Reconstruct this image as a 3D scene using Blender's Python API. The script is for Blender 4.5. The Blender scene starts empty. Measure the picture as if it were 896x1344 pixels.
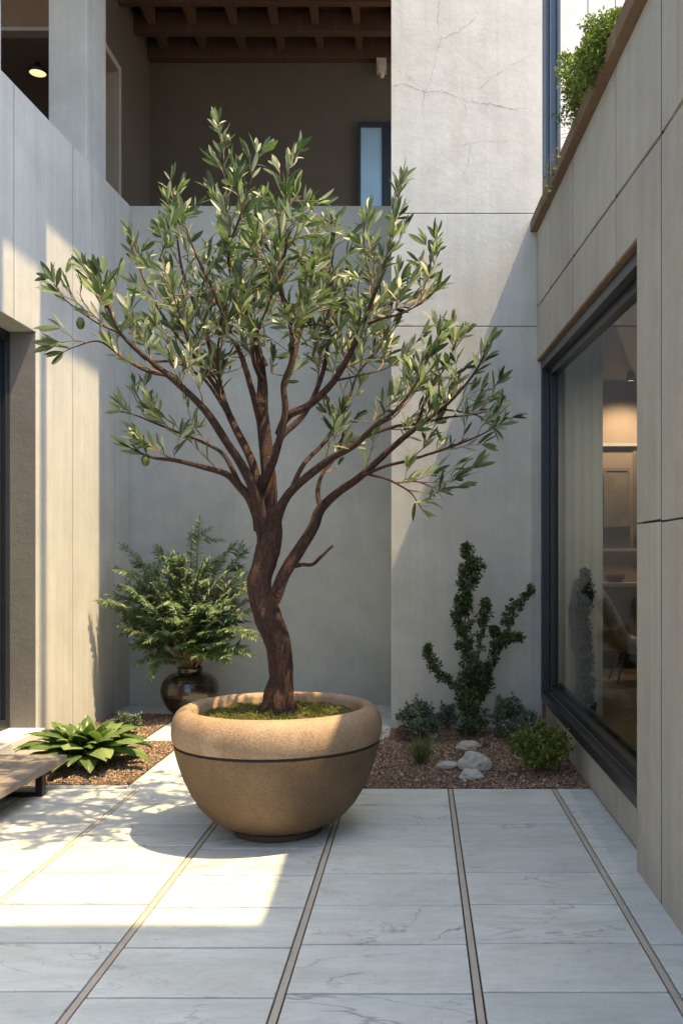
import bpy, bmesh, math, random
from mathutils import Vector, Matrix, noise
R = math.radians
rnd = random.Random(7)
scene = bpy.context.scene
COL = scene.collection
F, VX, VY, CH = 1200.0, 550.0, 735.0, 1.5      # focal length, vanishing point and eye height measured on the photograph

def P(x, y, d):
    return Vector(((x-VX)/F*d, d, CH+(VY-y)/F*d))

# ------------------------------------------------------------------ mesh helpers
class MB:
    def __init__(s): s.v = []; s.f = []; s.m = []
    def add(s, vs, fs, mi=0):
        o = len(s.v); s.v += [tuple(v) for v in vs]; s.f += [tuple(i+o for i in f) for f in fs]; s.m += [mi]*len(fs)
    def box(s, x0, x1, y0, y1, z0, z1, mi=0):
        vs = [(x0,y0,z0),(x1,y0,z0),(x1,y1,z0),(x0,y1,z0),(x0,y0,z1),(x1,y0,z1),(x1,y1,z1),(x0,y1,z1)]
        s.add(vs, [(0,3,2,1),(4,5,6,7),(0,1,5,4),(1,2,6,5),(2,3,7,6),(3,0,4,7)], mi)
    def yz(s, poly, x0, x1, mi=0):
        """prism: polygon in (y,z), extruded from x0 to x1"""
        n = len(poly)
        vs = [(x0,p[0],p[1]) for p in poly]+[(x1,p[0],p[1]) for p in poly]
        fs = [tuple(range(n)), tuple(range(2*n-1, n-1, -1))]
        fs += [(i, i+n, (i+1) % n+n, (i+1) % n) for i in range(n)]
        s.add(vs, fs, mi)
    def xyp(s, poly, z0, z1, mi=0):
        n = len(poly)
        vs = [(p[0],p[1],z0) for p in poly]+[(p[0],p[1],z1) for p in poly]
        fs = [tuple(range(n-1,-1,-1)), tuple(range(n, 2*n))]
        fs += [(i, (i+1) % n, (i+1) % n+n, i+n) for i in range(n)]
        s.add(vs, fs, mi)
    def tube(s, pts, rad, seg=8, rough=0.0, mi=0, seed=0.0):
        n = len(pts); o = []
        up = Vector((0.31,0.87,0.2)).normalized()
        vs = []
        for i, p in enumerate(pts):
            t = (pts[min(i+1,n-1)]-pts[max(i-1,0)])
            if t.length < 1e-9: t = Vector((0,0,1))
            t.normalize()
            a = up - t*up.dot(t); a.normalize(); up = a; b = t.cross(a)
            for k in range(seg):
                th = 2*math.pi*k/seg
                r = rad[i]
                if rough:
                    r *= 1+rough*(noise.noise(Vector((math.cos(th)*3.1+seed, math.sin(th)*3.1, i*0.17)))*1.0
                                  + .5*noise.noise(Vector((math.cos(th)*7+seed, math.sin(th)*7, i*0.45))))
                vs.append(p+(a*math.cos(th)+b*math.sin(th))*r)
        fs = []
        for i in range(n-1):
            for k in range(seg):
                k2 = (k+1) % seg
                fs.append((i*seg+k, i*seg+k2, (i+1)*seg+k2, (i+1)*seg+k))
        vs.append(pts[-1]); e = len(vs)-1
        for k in range(seg): fs.append(((n-1)*seg+k, (n-1)*seg+(k+1) % seg, e))
        s.add(vs, fs, mi)
    def leaf(s, base, d, nrm, L, W, fold=.25, bend=.15, prof=((0,.10),(.2,.62),(.45,1),(.7,.92),(.88,.5),(1,0)), mi=0, petiole=0):
        d = d.normalized(); side = d.cross(nrm)
        if side.length < 1e-4: side = d.cross(Vector((.3,.8,.5)))
        side.normalize(); n = side.cross(d)
        vs = []
        for t, w in prof:
            c = base+d*(L*t)-n*(bend*L*t*t)
            h = W*.5*w
            vs += [c-side*h+n*(h*fold), c, c+side*h+n*(h*fold)]
        fs = []
        for i in range(len(prof)-1):
            a = i*3; b = a+3
            if i == len(prof)-2:
                fs += [(a,a+1,b+1),(a+1,a+2,b+1)]
            else:
                fs += [(a,a+1,b+1,b),(a+1,a+2,b+2,b+1)]
        s.add(vs, fs, mi)
    def lathe(s, prof, cx, cy, seg=64, mi=0, cz=0, close=False):
        vs = []
        for r, z in prof:
            for k in range(seg):
                a = 2*math.pi*k/seg
                vs.append((cx+r*math.cos(a), cy+r*math.sin(a), cz+z))
        fs = []
        for i in range(len(prof)-1):
            for k in range(seg):
                k2 = (k+1) % seg
                fs.append((i*seg+k, i*seg+k2, (i+1)*seg+k2, (i+1)*seg+k))
        s.add(vs, fs, mi)
    def build(s, name, mats, parent=None, smooth=False, bevel=0, clean=False, **tags):
        me = bpy.data.meshes.new(name)
        me.from_pydata(s.v, [], s.f)
        if not isinstance(mats, (list, tuple)): mats = [mats]
        for m in mats: me.materials.append(m)
        if len(mats) > 1: me.polygons.foreach_set('material_index', s.m)
        if clean:
            bm = bmesh.new(); bm.from_mesh(me)
            bmesh.ops.remove_doubles(bm, verts=bm.verts, dist=1e-5)
            bmesh.ops.recalc_face_normals(bm, faces=bm.faces)
            bm.to_mesh(me); bm.free()
        if smooth: me.polygons.foreach_set('use_smooth', [True]*len(me.polygons))
        me.update()
        o = bpy.data.objects.new(name, me); COL.objects.link(o)
        if bevel:
            b = o.modifiers.new('bevel', 'BEVEL'); b.width = bevel; b.segments = 2; b.limit_method = 'ANGLE'; b.angle_limit = R(40)
        if parent: put(o, parent)
        tag(o, **tags)
        return o

def put(o, parent):
    o.parent = parent
    top = parent; off = Vector((0,0,0))
    while top is not None:
        off += top.location; top = top.parent
    o.matrix_parent_inverse = Matrix.Translation(-off) if parent.type == 'EMPTY' else Matrix.Identity(4)

def tag(o, label=None, cat=None, group=None, kind=None):
    if label: o['label'] = label
    if cat: o['category'] = cat
    if group: o['group'] = group
    if kind: o['kind'] = kind

def thing(name, loc, label, cat, group=None):
    o = bpy.data.objects.new(name, None); o.location = loc; o.empty_display_size = .2
    COL.objects.link(o); tag(o, label, cat, group); return o

# ------------------------------------------------------------------ material helpers
def new_mat(name):
    m = bpy.data.materials.new(name); m.use_nodes = True
    nt = m.node_tree; nt.nodes.clear()
    out = nt.nodes.new('ShaderNodeOutputMaterial'); b = nt.nodes.new('ShaderNodeBsdfPrincipled')
    nt.links.new(b.outputs[0], out.inputs['Surface'])
    return m, nt, b, out
def N(nt, t, **kw):
    n = nt.nodes.new(t)
    for k, v in kw.items(): setattr(n, k, v)
    return n
def coords(nt, scale=(1,1,1), src='Object'):
    tc = N(nt, 'ShaderNodeTexCoord'); mp = N(nt, 'ShaderNodeMapping')
    mp.inputs['Scale'].default_value = scale
    nt.links.new(tc.outputs[src], mp.inputs['Vector']); return mp.outputs[0]
def noise_n(nt, vec, scale, detail=6, rough=.55, dist=0):
    n = N(nt, 'ShaderNodeTexNoise'); n.inputs['Scale'].default_value = scale; n.inputs['Detail'].default_value = detail
    n.inputs['Roughness'].default_value = rough; n.inputs['Distortion'].default_value = dist
    nt.links.new(vec, n.inputs['Vector']); return n.outputs['Fac']
def ramp(nt, fac, stops):
    r = N(nt, 'ShaderNodeValToRGB'); e = r.color_ramp.elements
    while len(e) < len(stops): e.new(.5)
    for el, (p, c) in zip(e, stops):
        el.position = p; el.color = (c[0], c[1], c[2], 1) if isinstance(c, (tuple, list)) else (c, c, c, 1)
    nt.links.new(fac, r.inputs[0]); return r.outputs[0]
def mix(nt, a, b, fac, mode='MIX'):
    m = N(nt, 'ShaderNodeMix', data_type='RGBA', blend_type=mode)
    for s, i in ((a, 6), (b, 7)):
        if isinstance(s, (tuple, list)): m.inputs[i].default_value = (*s[:3], 1)
        else: nt.links.new(s, m.inputs[i])
    if isinstance(fac, (int, float)): m.inputs[0].default_value = fac
    else: nt.links.new(fac, m.inputs[0])
    return m.outputs[2]
def math_n(nt, op, a, b=None, clamp=False):
    m = N(nt, 'ShaderNodeMath', operation=op); m.use_clamp = clamp
    for s, i in ((a, 0), (b, 1)):
        if s is None: continue
        if isinstance(s, (int, float)): m.inputs[i].default_value = s
        else: nt.links.new(s, m.inputs[i])
    return m.outputs[0]
def bump(nt, b, h, strength=.3, dist=.01, prev=None):
    n = N(nt, 'ShaderNodeBump'); n.inputs['Strength'].default_value = strength; n.inputs['Distance'].default_value = dist
    nt.links.new(h, n.inputs['Height'])
    if prev: nt.links.new(prev, n.inputs['Normal'])
    nt.links.new(n.outputs[0], b.inputs['Normal']); return n.outputs[0]

def simple(name, col, rough=.6, metal=0, var=.15, scale=8, bumpk=.1):
    m, nt, b, _ = new_mat(name); v = coords(nt)
    n = noise_n(nt, v, scale)
    c = mix(nt, tuple(x*(1-var) for x in col), tuple(min(1, x*(1+var)) for x in col), n)
    nt.links.new(c, b.inputs['Base Color']); b.inputs['Roughness'].default_value = rough; b.inputs['Metallic'].default_value = metal
    if bumpk: bump(nt, b, noise_n(nt, v, scale*12), bumpk, .004)
    return m

def concrete(name, col, streak=.25, pits=.5, island=0.06, boards=0.0, stain=(.36,.27,.16), stainamt=.35, fine=55):
    m, nt, b, _ = new_mat(name)
    v = coords(nt)
    big = noise_n(nt, v, .9, 7, .6, .6)
    med = noise_n(nt, v, 5.5, 6, .62)
    vs = coords(nt, (9, 9, .35)); st = noise_n(nt, vs, 1.0, 7, .65)
    vs2 = coords(nt, (30, 30, .5)); st2 = noise_n(nt, vs2, 1.0, 4, .6)
    lo = tuple(x*.87 for x in col); hi = tuple(min(1, x*1.09) for x in col)
    c = mix(nt, lo, hi, ramp(nt, big, [(.3, 0), (.7, 1)]))
    c = mix(nt, c, ramp(nt, med, [(.3, (.86,.86,.87)), (.7, (1.08,1.08,1.08))]), .5, 'MULTIPLY')
    c = mix(nt, c, ramp(nt, st, [(.32, (.74,.74,.73)), (.6, (1.05,1.05,1.05))]), streak*1.4, 'MULTIPLY')
    c = mix(nt, c, ramp(nt, st2, [(.35, (.8,.8,.8)), (.62, (1.04,1.04,1.04))]), streak+boards, 'MULTIPLY')
    # rusty run-off stains, sparse
    sm = ramp(nt, noise_n(nt, coords(nt, (4.2, 4.2, .22)), 1.0, 5, .6), [(.60, 0), (.72, 1)])
    c = mix(nt, c, stain, math_n(nt, 'MULTIPLY', sm, stainamt))
    g = N(nt, 'ShaderNodeNewGeometry')
    c = mix(nt, c, ramp(nt, g.outputs['Random Per Island'], [(0, 1-island), (1, 1+island)]), 1.0, 'MULTIPLY')
    f = noise_n(nt, v, fine, 4, .7)
    c = mix(nt, c, ramp(nt, f, [(.25, (.84,.84,.84)), (.5, (1,1,1)), (.8, (1.06,1.06,1.06))]), .6, 'MULTIPLY')
    nt.links.new(c, b.inputs['Base Color']); b.inputs['Roughness'].default_value = .86
    vo = N(nt, 'ShaderNodeTexVoronoi'); vo.inputs['Scale'].default_value = 38; nt.links.new(v, vo.inputs['Vector'])
    pit = ramp(nt, vo.outputs['Distance'], [(.06, 0), (.16, 1)])
    h = math_n(nt, 'ADD', math_n(nt, 'MULTIPLY', f, .6), math_n(nt, 'MULTIPLY', pit, .25))
    p = bump(nt, b, h, pits, .006)
    bump(nt, b, med, .25, .02, p)
    return m

M = {}
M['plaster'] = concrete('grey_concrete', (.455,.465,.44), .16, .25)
M['plaster_left'] = concrete('board_marked_concrete', (.49,.50,.47), .26, .4, .04, .06, stainamt=.5)
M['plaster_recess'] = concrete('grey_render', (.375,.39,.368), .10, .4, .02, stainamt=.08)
M['cladding'] = concrete('timber_marked_panels', (.385,.378,.345), .20, .3, .07, .04, stain=(.26,.18,.11), stainamt=.3)
M['dark_gap'] = simple('dark_joint', (.035,.033,.03), .9, 0, .2)
M['beam'] = concrete('dark_timber', (.075,.036,.019), .3, .2, .25, .4, stainamt=.1)
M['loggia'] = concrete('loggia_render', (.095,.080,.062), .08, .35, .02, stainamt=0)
M['cap'] = concrete('weathered_timber_cap', (.165,.108,.068), .2, .4, .1, .2)
M['frame'] = simple('blue_black_metal', (.026,.034,.045), .38, .4, .25, 4, .05)
M['frame_blue'] = simple('slate_blue_metal', (.038,.055,.078), .45, .2, .25, 4, .05)
M['white_wall'] = concrete('white_panels', (.64,.65,.62), .2, .2, .04)

def tile_mat():
    m, nt, b, _ = new_mat('veined_pale_stone')
    g = N(nt, 'ShaderNodeNewGeometry'); tc = N(nt, 'ShaderNodeTexCoord')
    isl = g.outputs['Random Per Island']
    cmb = N(nt, 'ShaderNodeCombineXYZ')
    nt.links.new(math_n(nt, 'MULTIPLY', isl, 37.0), cmb.inputs[0]); nt.links.new(math_n(nt, 'MULTIPLY', isl, 91.0), cmb.inputs[1])
    nt.links.new(math_n(nt, 'MULTIPLY', isl, 53.0), cmb.inputs[2])
    def vec(sx, sy, rot=0):
        mp = N(nt, 'ShaderNodeMapping'); mp.inputs['Scale'].default_value = (sx, sy, 1); mp.inputs['Rotation'].default_value = (0, 0, rot)
        nt.links.new(tc.outputs['Object'], mp.inputs[0])
        ad = N(nt, 'ShaderNodeVectorMath', operation='ADD'); nt.links.new(mp.outputs[0], ad.inputs[0]); nt.links.new(cmb.outputs[0], ad.inputs[1])
        return ad.outputs[0]
    v1 = vec(.9, 2.6, .12)
    def veins(v, scale, w, dist, det=5):
        n = noise_n(nt, v, scale, det, .5, dist)
        return ramp(nt, math_n(nt, 'ABSOLUTE', math_n(nt, 'SUBTRACT', n, .5)), [(0, 1), (w, 0)])
    a = veins(v1, 1.1, .009, 1.2); a2 = veins(vec(1.4, 3.4, -.25), 1.6, .0045, 1.6)
    mask = ramp(nt, noise_n(nt, vec(1, 1), 1.3, 3), [(.42, 0), (.62, 1)])
    cloud = noise_n(nt, vec(1.2, 4.5, .15), 1.4, 7, .6, 1.0)
    fine = noise_n(nt, vec(6, 22, .1), 2.0, 5, .6, .5)
    c = ramp(nt, cloud, [(.3, (.44,.49,.49)), (.5, (.52,.57,.57)), (.7, (.57,.615,.605))])
    c = mix(nt, c, ramp(nt, fine, [(.3, (.84,.84,.85)), (.6, (1.03,1.03,1.03))]), .55, 'MULTIPLY')
    c = mix(nt, c, (.20,.20,.20), math_n(nt, 'MULTIPLY', math_n(nt, 'MULTIPLY', a, mask), .85))
    c = mix(nt, c, (.26,.255,.24), math_n(nt, 'MULTIPLY', a2, .5))
    c = mix(nt, c, ramp(nt, isl, [(0, (.90,.905,.91)), (.5, (.98,.98,.98)), (1, (1.06,1.05,1.03))]), 1, 'MULTIPLY')
    dirt = noise_n(nt, coords(nt), 2.2, 8, .7)
    c = mix(nt, c, ramp(nt, dirt, [(.35, (.86,.84,.80)), (.55, (1,1,1))]), .6, 'MULTIPLY')
    nt.links.new(c, b.inputs['Base Color'])
    nt.links.new(ramp(nt, cloud, [(.3, .55), (.7, .75)]), b.inputs['Roughness'])
    h = math_n(nt, 'SUBTRACT', math_n(nt, 'ADD', cloud, math_n(nt, 'MULTIPLY', fine, .4)), math_n(nt, 'MULTIPLY', math_n(nt, 'MULTIPLY', a, mask), .5))
    bump(nt, b, h, .35, .008)
    return m
M['tile'] = tile_mat()
M['inlay'] = concrete('stone_inlay', (.42,.39,.335), .1, .6, .05)

def pot_mat(name, k):
    m, nt, b, _ = new_mat(name); v = coords(nt)
    f = noise_n(nt, v, 95, 3, .8); med = noise_n(nt, v, 3.2, 6, .6, .4)
    vo = N(nt, 'ShaderNodeTexVoronoi'); vo.inputs['Scale'].default_value = 120; nt.links.new(v, vo.inputs['Vector'])
    c = ramp(nt, med, [(.3, (.115,.074,.040)), (.5, (.155,.102,.057)), (.7, (.20,.137,.080))])
    c = mix(nt, c, ramp(nt, f, [(.3, (.55,.50,.45)), (.48, (1,1,1)), (.72, (1.35,1.33,1.28))]), .8, 'MULTIPLY')
    sp = N(nt, 'ShaderNodeSeparateXYZ'); tc = N(nt, 'ShaderNodeTexCoord'); nt.links.new(tc.outputs['Object'], sp.inputs[0])
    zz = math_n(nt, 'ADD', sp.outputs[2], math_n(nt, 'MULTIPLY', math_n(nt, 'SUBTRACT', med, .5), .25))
    # light on the rim put into the colour, paler towards the top
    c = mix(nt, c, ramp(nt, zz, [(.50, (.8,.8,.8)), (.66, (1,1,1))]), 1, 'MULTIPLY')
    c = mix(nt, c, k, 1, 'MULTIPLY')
    nt.links.new(c, b.inputs['Base Color']); b.inputs['Roughness'].default_value = .72
    bump(nt, b, math_n(nt, 'ADD', f, math_n(nt, 'MULTIPLY', vo.outputs['Distance'], .6)), .5, .004)
    return m
M['pot'] = pot_mat('granular_sandstone', (.98,.94,.86))
M['pot_rim'] = pot_mat('lit_sandstone_rim', (2.0,2.15,2.45))  # paler copy of the stone, light on the rim put into colour
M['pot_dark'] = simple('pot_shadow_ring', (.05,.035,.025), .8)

def leaf_mat(name, stops, rough=.45, trans=.25, vein=None):
    m, nt, b, out = new_mat(name)
    g = N(nt, 'ShaderNodeNewGeometry'); v = coords(nt)
    c = ramp(nt, g.outputs['Random Per Island'], stops)
    c = mix(nt, c, ramp(nt, noise_n(nt, v, 2.5, 4), [(.3, (.72,.78,.8)), (.7, (1.2,1.15,1.0))]), .8, 'MULTIPLY')
    c = mix(nt, c, ramp(nt, noise_n(nt, v, 60, 3), [(.3, (.8,.8,.8)), (.7, (1.15,1.15,1.15))]), .6, 'MULTIPLY')
    nt.links.new(c, b.inputs['Base Color']); b.inputs['Roughness'].default_value = rough
    b.inputs['Specular IOR Level'].default_value = .4
    t = N(nt, 'ShaderNodeBsdfTranslucent')
    nt.links.new(mix(nt, c, (1.05,1.35,.6), 1, 'MULTIPLY'), t.inputs[0])
    ms = N(nt, 'ShaderNodeMixShader'); ms.inputs[0].default_value = trans
    nt.links.new(b.outputs[0], ms.inputs[1]); nt.links.new(t.outputs[0], ms.inputs[2]); nt.links.new(ms.outputs[0], out.inputs['Surface'])
    return m
M['olive_leaf'] = leaf_mat('olive_leaf', [(0, (.04,.065,.028)), (.3, (.085,.125,.055)), (.55, (.145,.185,.095)), (.75, (.25,.285,.18)), (1, (.42,.44,.33))], .42, .28)
M['shrub_leaf'] = leaf_mat('feathery_shrub_leaf', [(0, (.035,.075,.036)), (.55, (.08,.145,.07)), (.88, (.14,.21,.095)), (1, (.22,.28,.10))], .42, .2)
M['hosta_leaf'] = leaf_mat('broad_green_leaf', [(0, (.06,.11,.035)), (.6, (.125,.19,.06)), (1, (.24,.31,.12))], .35, .22)
M['cone_leaf'] = leaf_mat('dark_small_leaf', [(0, (.022,.045,.020)), (.6, (.05,.09,.036)), (1, (.12,.17,.065))], .5, .15)
M['grey_leaf'] = leaf_mat('blue_grey_leaf', [(0, (.06,.09,.065)), (.6, (.13,.18,.13)), (1, (.27,.32,.25))], .6, .15)
M['lime_leaf'] = leaf_mat('yellow_green_leaf', [(0, (.06,.09,.02)), (.6, (.15,.185,.045)), (1, (.30,.31,.09))], .5, .25)
M['bush_leaf'] = leaf_mat('fresh_green_leaf', [(0, (.04,.075,.012)), (.5, (.10,.15,.022)), (1, (.24,.28,.05))], .5, .3)
M['grass_leaf'] = leaf_mat('tuft_leaf', [(0, (.07,.11,.04)), (.6, (.15,.19,.075)), (1, (.27,.27,.14))], .5, .2)
M['moss'] = leaf_mat('moss_leaf', [(0, (.07,.08,.015)), (.5, (.17,.18,.03)), (.8, (.27,.26,.05)), (1, (.2,.11,.04))], .8, .2)
M['moss_base'] = simple('moss_ground', (.065,.06,.02), .95, 0, .4, 25, .6)
M['pink_leaf'] = leaf_mat('reddish_leaf', [(0, (.16,.05,.045)), (.6, (.20,.12,.09)), (1, (.28,.25,.2))], .6, .2)

def bark_mat():
    m, nt, b, _ = new_mat('ridged_brown_bark')
    v = coords(nt, (1,1,.25)); n1 = noise_n(nt, v, 75, 7, .7, .6)
    v2 = coords(nt); n2 = noise_n(nt, v2, 4, 5); n3 = noise_n(nt, v2, 120, 3, .7)
    w = N(nt, 'ShaderNodeTexWave', wave_type='BANDS', bands_direction='Z'); w.inputs['Scale'].default_value = 16; w.inputs['Distortion'].default_value = 22
    w.inputs['Detail'].default_value = 3; w.inputs['Detail Scale'].default_value = 2.5; nt.links.new(v2, w.inputs['Vector'])
    c = ramp(nt, n1, [(.34, (.020,.009,.006)), (.5, (.072,.033,.022)), (.68, (.15,.075,.05))])
    c = mix(nt, c, ramp(nt, n2, [(.35, (.75,.72,.7)), (.65, (1.25,1.15,1.1))]), .9, 'MULTIPLY')
    c = mix(nt, c, ramp(nt, w.outputs['Fac'], [(.0, (.7,.66,.66)), (.5, (1.08,1.06,1.05))]), .35, 'MULTIPLY')
    nt.links.new(c, b.inputs['Base Color']); b.inputs['Roughness'].default_value = .78
    h = math_n(nt, 'ADD', math_n(nt, 'ADD', n1, math_n(nt, 'MULTIPLY', n3, .3)), math_n(nt, 'MULTIPLY', w.outputs['Fac'], .35))
    bump(nt, b, h, 1.0, .03)
    return m
M['bark'] = bark_mat()
M['twig'] = simple('red_brown_twig', (.20,.105,.068), .7, 0, .35, 20, .2)
M['stem'] = simple('shrub_stem', (.13,.09,.05), .8, 0, .3, 20, .2)

def vase_mat():
    m, nt, b, _ = new_mat('dark_glazed_ceramic')
    v = coords(nt, (1,1,7)); n = noise_n(nt, v, 5, 5, .6, .3)
    c = ramp(nt, n, [(.35, (.006,.005,.004)), (.55, (.02,.012,.008)), (.72, (.08,.045,.022))])
    nt.links.new(c, b.inputs['Base Color']); b.inputs['Roughness'].default_value = .22
    b.inputs['Coat Weight'].default_value = .4
    bump(nt, b, n, .4, .006); return m
M['vase'] = vase_mat()

def gravel_mat():
    m, nt, b, _ = new_mat('red_brown_gravel')
    g = N(nt, 'ShaderNodeNewGeometry')
    c = ramp(nt, g.outputs['Random Per Island'], [(0, (.07,.045,.03)), (.3, (.16,.105,.07)), (.7, (.255,.18,.12)), (.92, (.34,.26,.185)), (1, (.46,.40,.33))])
    nt.links.new(c, b.inputs['Base Color']); b.inputs['Roughness'].default_value = .85; return m
M['gravel'] = gravel_mat()
M['soil'] = simple('bed_soil', (.10,.065,.045), .95, 0, .4, 30, .6)
M['rock'] = concrete('pale_boulder', (.42,.41,.385), .05, .8, .08)

def bench_mat():
    m, nt, b, _ = new_mat('weathered_bench_board')
    v = coords(nt, (14, 1.1, 14)); n = noise_n(nt, v, 2, 8, .65, .6)
    c = ramp(nt, n, [(.3, (.13,.115,.10)), (.55, (.22,.20,.18)), (.75, (.31,.29,.265))])
    nt.links.new(c, b.inputs['Base Color']); b.inputs['Roughness'].default_value = .7
    bump(nt, b, n, .4, .004); return m
M['bench'] = bench_mat()
M['black'] = simple('black_steel', (.02,.02,.021), .45, .5, .2)
M['white'] = simple('white_shell', (.62,.60,.56), .4, 0, .05, 5, .02)
M['wood'] = simple('walnut_wood', (.13,.065,.035), .5, 0, .3, 14, .1)

def glass_mat(name, tint=(.80,.86,.84), ior=1.30):
    m, nt, b, out = new_mat(name)
    nt.nodes.remove(b)
    tr = N(nt, 'ShaderNodeBsdfTransparent'); tr.inputs[0].default_value = (*tint, 1)
    gl = N(nt, 'ShaderNodeBsdfGlossy'); gl.inputs['Roughness'].default_value = .015
    fr = N(nt, 'ShaderNodeFresnel'); fr.inputs['IOR'].default_value = ior
    ms = N(nt, 'ShaderNodeMixShader')
    nt.links.new(fr.outputs[0], ms.inputs[0]); nt.links.new(tr.outputs[0], ms.inputs[1]); nt.links.new(gl.outputs[0], ms.inputs[2])
    nt.links.new(ms.outputs[0], out.inputs['Surface']); return m
M['glass'] = glass_mat('window_glass', (.84,.89,.87), 1.26)
M['blue_glass'] = simple('sky_reflection_glass', (.30,.47,.58), .25, .3, .15, 2, 0)  # reflected sky put into the blue base colour
M['black_glass'] = simple('dark_door_glass', (.012,.014,.02), .06, 0, .1, 2, 0)
def emit(name, col, k):
    m, nt, b, out = new_mat(name); b.inputs['Base Color'].default_value = (*col, 1)
    b.inputs['Emission Color'].default_value = (*col, 1); b.inputs['Emission Strength'].default_value = k; return m
M['lamp'] = emit('lit_lamp', (1,.66,.34), .4)

# ------------------------------------------------------------------ the setting: ground, paving, gravel beds
g = MB(); g.box(-400, 400, -400, 400, -.5, -.07)
g.build('ground', simple('far_ground', (.22,.21,.19), .95), kind='structure')

XS = [-2.52, -1.84, -1.16, -.478, .2025, .8825]         # inlay strips between tile columns
STEP = .405
t = MB(); gap = .004
def tile(x0, x1, y0, y1, mb=t):
    mb.box(x0+gap, x1-gap, y0+.0065, y1-.0065, -.03, rnd.uniform(-.0008, .0008))
edges = [-3.0]+XS+[1.13]
hw = .0150
for i in range(len(edges)-1):
    x0 = edges[i]+(hw if i else .0); x1 = edges[i+1]-(hw if i < len(edges)-2 else 0)
    off = [0, .03, .015, -.03, 0, .012, .0][i]
    y1 = 6.0; k = 0
    while y1 > -3:
        y0 = 6.0-STEP*(k+1)+off
        tile(x0, x1, y0, y1); y1 = y0; k += 1
t.build('patio', M['tile'], bevel=.003, kind='structure')
s = MB()
for x in XS:
    y = 6.0
    while y > -3:
        L = rnd.uniform(.9, 1.3); s.box(x-.0125, x+.0125, y-L+.002, y, -.03, -.002); y -= L
s.build('stone_inlay', M['inlay'], bevel=.002, kind='structure')
b_ = MB(); b_.box(-3.3, 1.3, -3, 9.7, -.07, -.016)
b_.build('paving_bedding', M['dark_gap'], kind='structure')
p = MB()
for k in range(4): tile(-1.93, -1.2, 6.0+k*.4, 6.4+k*.4, p); tile(-1.2, -.48, 6.0+k*.4, 6.4+k*.4, p)
for (a, b) in ((-2.30,-1.62), (-1.62,-.94), (-.94,-.252)):
    tile(a, b, 7.6, 8.27, p); tile(a, b, 8.27, 8.95, p)
for (a, b) in ((-3.0,-2.3), (-2.30,-1.62), (-1.62,-.94), (-.94,-.252)): tile(a, b, 8.95, 9.49, p)
p.build('path', M['tile'], bevel=.003, kind='structure')

def gravel_bed(name, rects, n, seed, label):
    r = random.Random(seed); mb = MB()
    for (x0,x1,y0,y1) in rects:
        nx = 22; ny = 22; vs = []
        for j in range(ny+1):
            for i in range(nx+1):
                x = x0+(x1-x0)*i/nx; y = y0+(y1-y0)*j/ny
                vs.append((x, y, -.012+.012*noise.noise(Vector((x*3, y*3, 1)))))
        mb.add(vs, [(j*(nx+1)+i, j*(nx+1)+i+1, (j+1)*(nx+1)+i+1, (j+1)*(nx+1)+i) for j in range(ny) for i in range(nx)], 1)
    A = sum((b-a)*(d-c) for a,b,c,d in rects)
    oct_ = [(1,0,0),(0,1,0),(-1,0,0),(0,-1,0),(0,0,1),(0,0,-1)]
    fo = [(0,1,4),(1,2,4),(2,3,4),(3,0,4),(1,0,5),(2,1,5),(3,2,5),(0,3,5)]
    for (x0,x1,y0,y1) in rects:
        for _ in range(int(n*(x1-x0)*(y1-y0)/A)):
            x = r.uniform(x0+.006,x1-.006); y = r.uniform(y0+.006,y1-.006)
            sz = r.uniform(.004,.0095) if r.random() < .93 else r.uniform(.010,.018); a = r.uniform(0,6.28); ca, sa = math.cos(a)*sz, math.sin(a)*sz
            z = -.008+.012*noise.noise(Vector((x*3, y*3, 1)))+r.uniform(0,.008)
            h = r.uniform(.5,.9)*sz; tl = r.uniform(-.4,.4)
            vs = []
            for (u,v,w) in oct_:
                u *= r.uniform(.7,1.2); v *= r.uniform(.7,1.2)
                vs.append((x+u*ca-v*sa, y+u*sa+v*ca, z+w*h+u*tl*sz))
            mb.add(vs, fo, 0)
    return mb.build(name, [M['gravel'], M['soil']], kind='stuff', label=label, cat='gravel')
gravel_bed('gravel', [(-.475,1.13,6.012,8.175)], 21000, 3, 'reddish brown gravel filling the planting bed under the right window')
gravel_bed('gravel', [(-3.0,-1.94,6.10,7.595), (-3.0,-2.31,7.605,8.94)], 15000, 4, 'brown and gold gravel strip at foot of the left wall')
kb = MB(); kb.box(-3.0, -1.937, 6.006, 6.095, -.03, .0); kb.build('kerb', M['tile'], bevel=.003, kind='structure')

# ------------------------------------------------------------------ left wall (parapet) with door opening
lw = thing('courtyard_wall', (-3, 7, 0), 'board marked pale concrete wall on the left with patches of sun and a deep door opening', 'wall')
def ztop(d): return 5.18-(9.5-min(9.5, max(d, 4)))*.054
w = MB()
js = [-3, 1.6, 4.0, 5.4, 6.78, 7.93, 9.02, 9.5]
for a, b in zip(js[:-1], js[1:]):
    a2, b2 = a+.007, b-.007
    DZ = 3.285
    if b <= 4.0 or a >= 7.17:
        w.yz([(a2,-.02),(b2,-.02),(b2,ztop(b)),(a2,ztop(a))], -3.3, -3.0)
    elif a < 7.17 < b:
        w.yz([(a2,DZ),(7.17,DZ),(7.17,-.02),(b2,-.02),(b2,ztop(b)),(a2,ztop(a))], -3.3, -3.0)
    else:
        w.yz([(a2,DZ),(b2,DZ),(b2,ztop(b)),(a2,ztop(a))], -3.3, -3.0)
w.build('wall_panel', M['plaster_left'], lw, bevel=.004)
w = MB()
for y in js[1:-1]:
    w.box(-3.2, -3.0025, y-.0065, y+.0065, 3.29 if 4.0 <= y < 7.17 else 0, ztop(y)-.003)
w.box(-3.29, -3.012, -3, 4.0, 0, 5.0); w.yz([(7.18,0),(9.49,0),(9.49,5.16),(7.18,5.03)], -3.29, -3.006)
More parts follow.
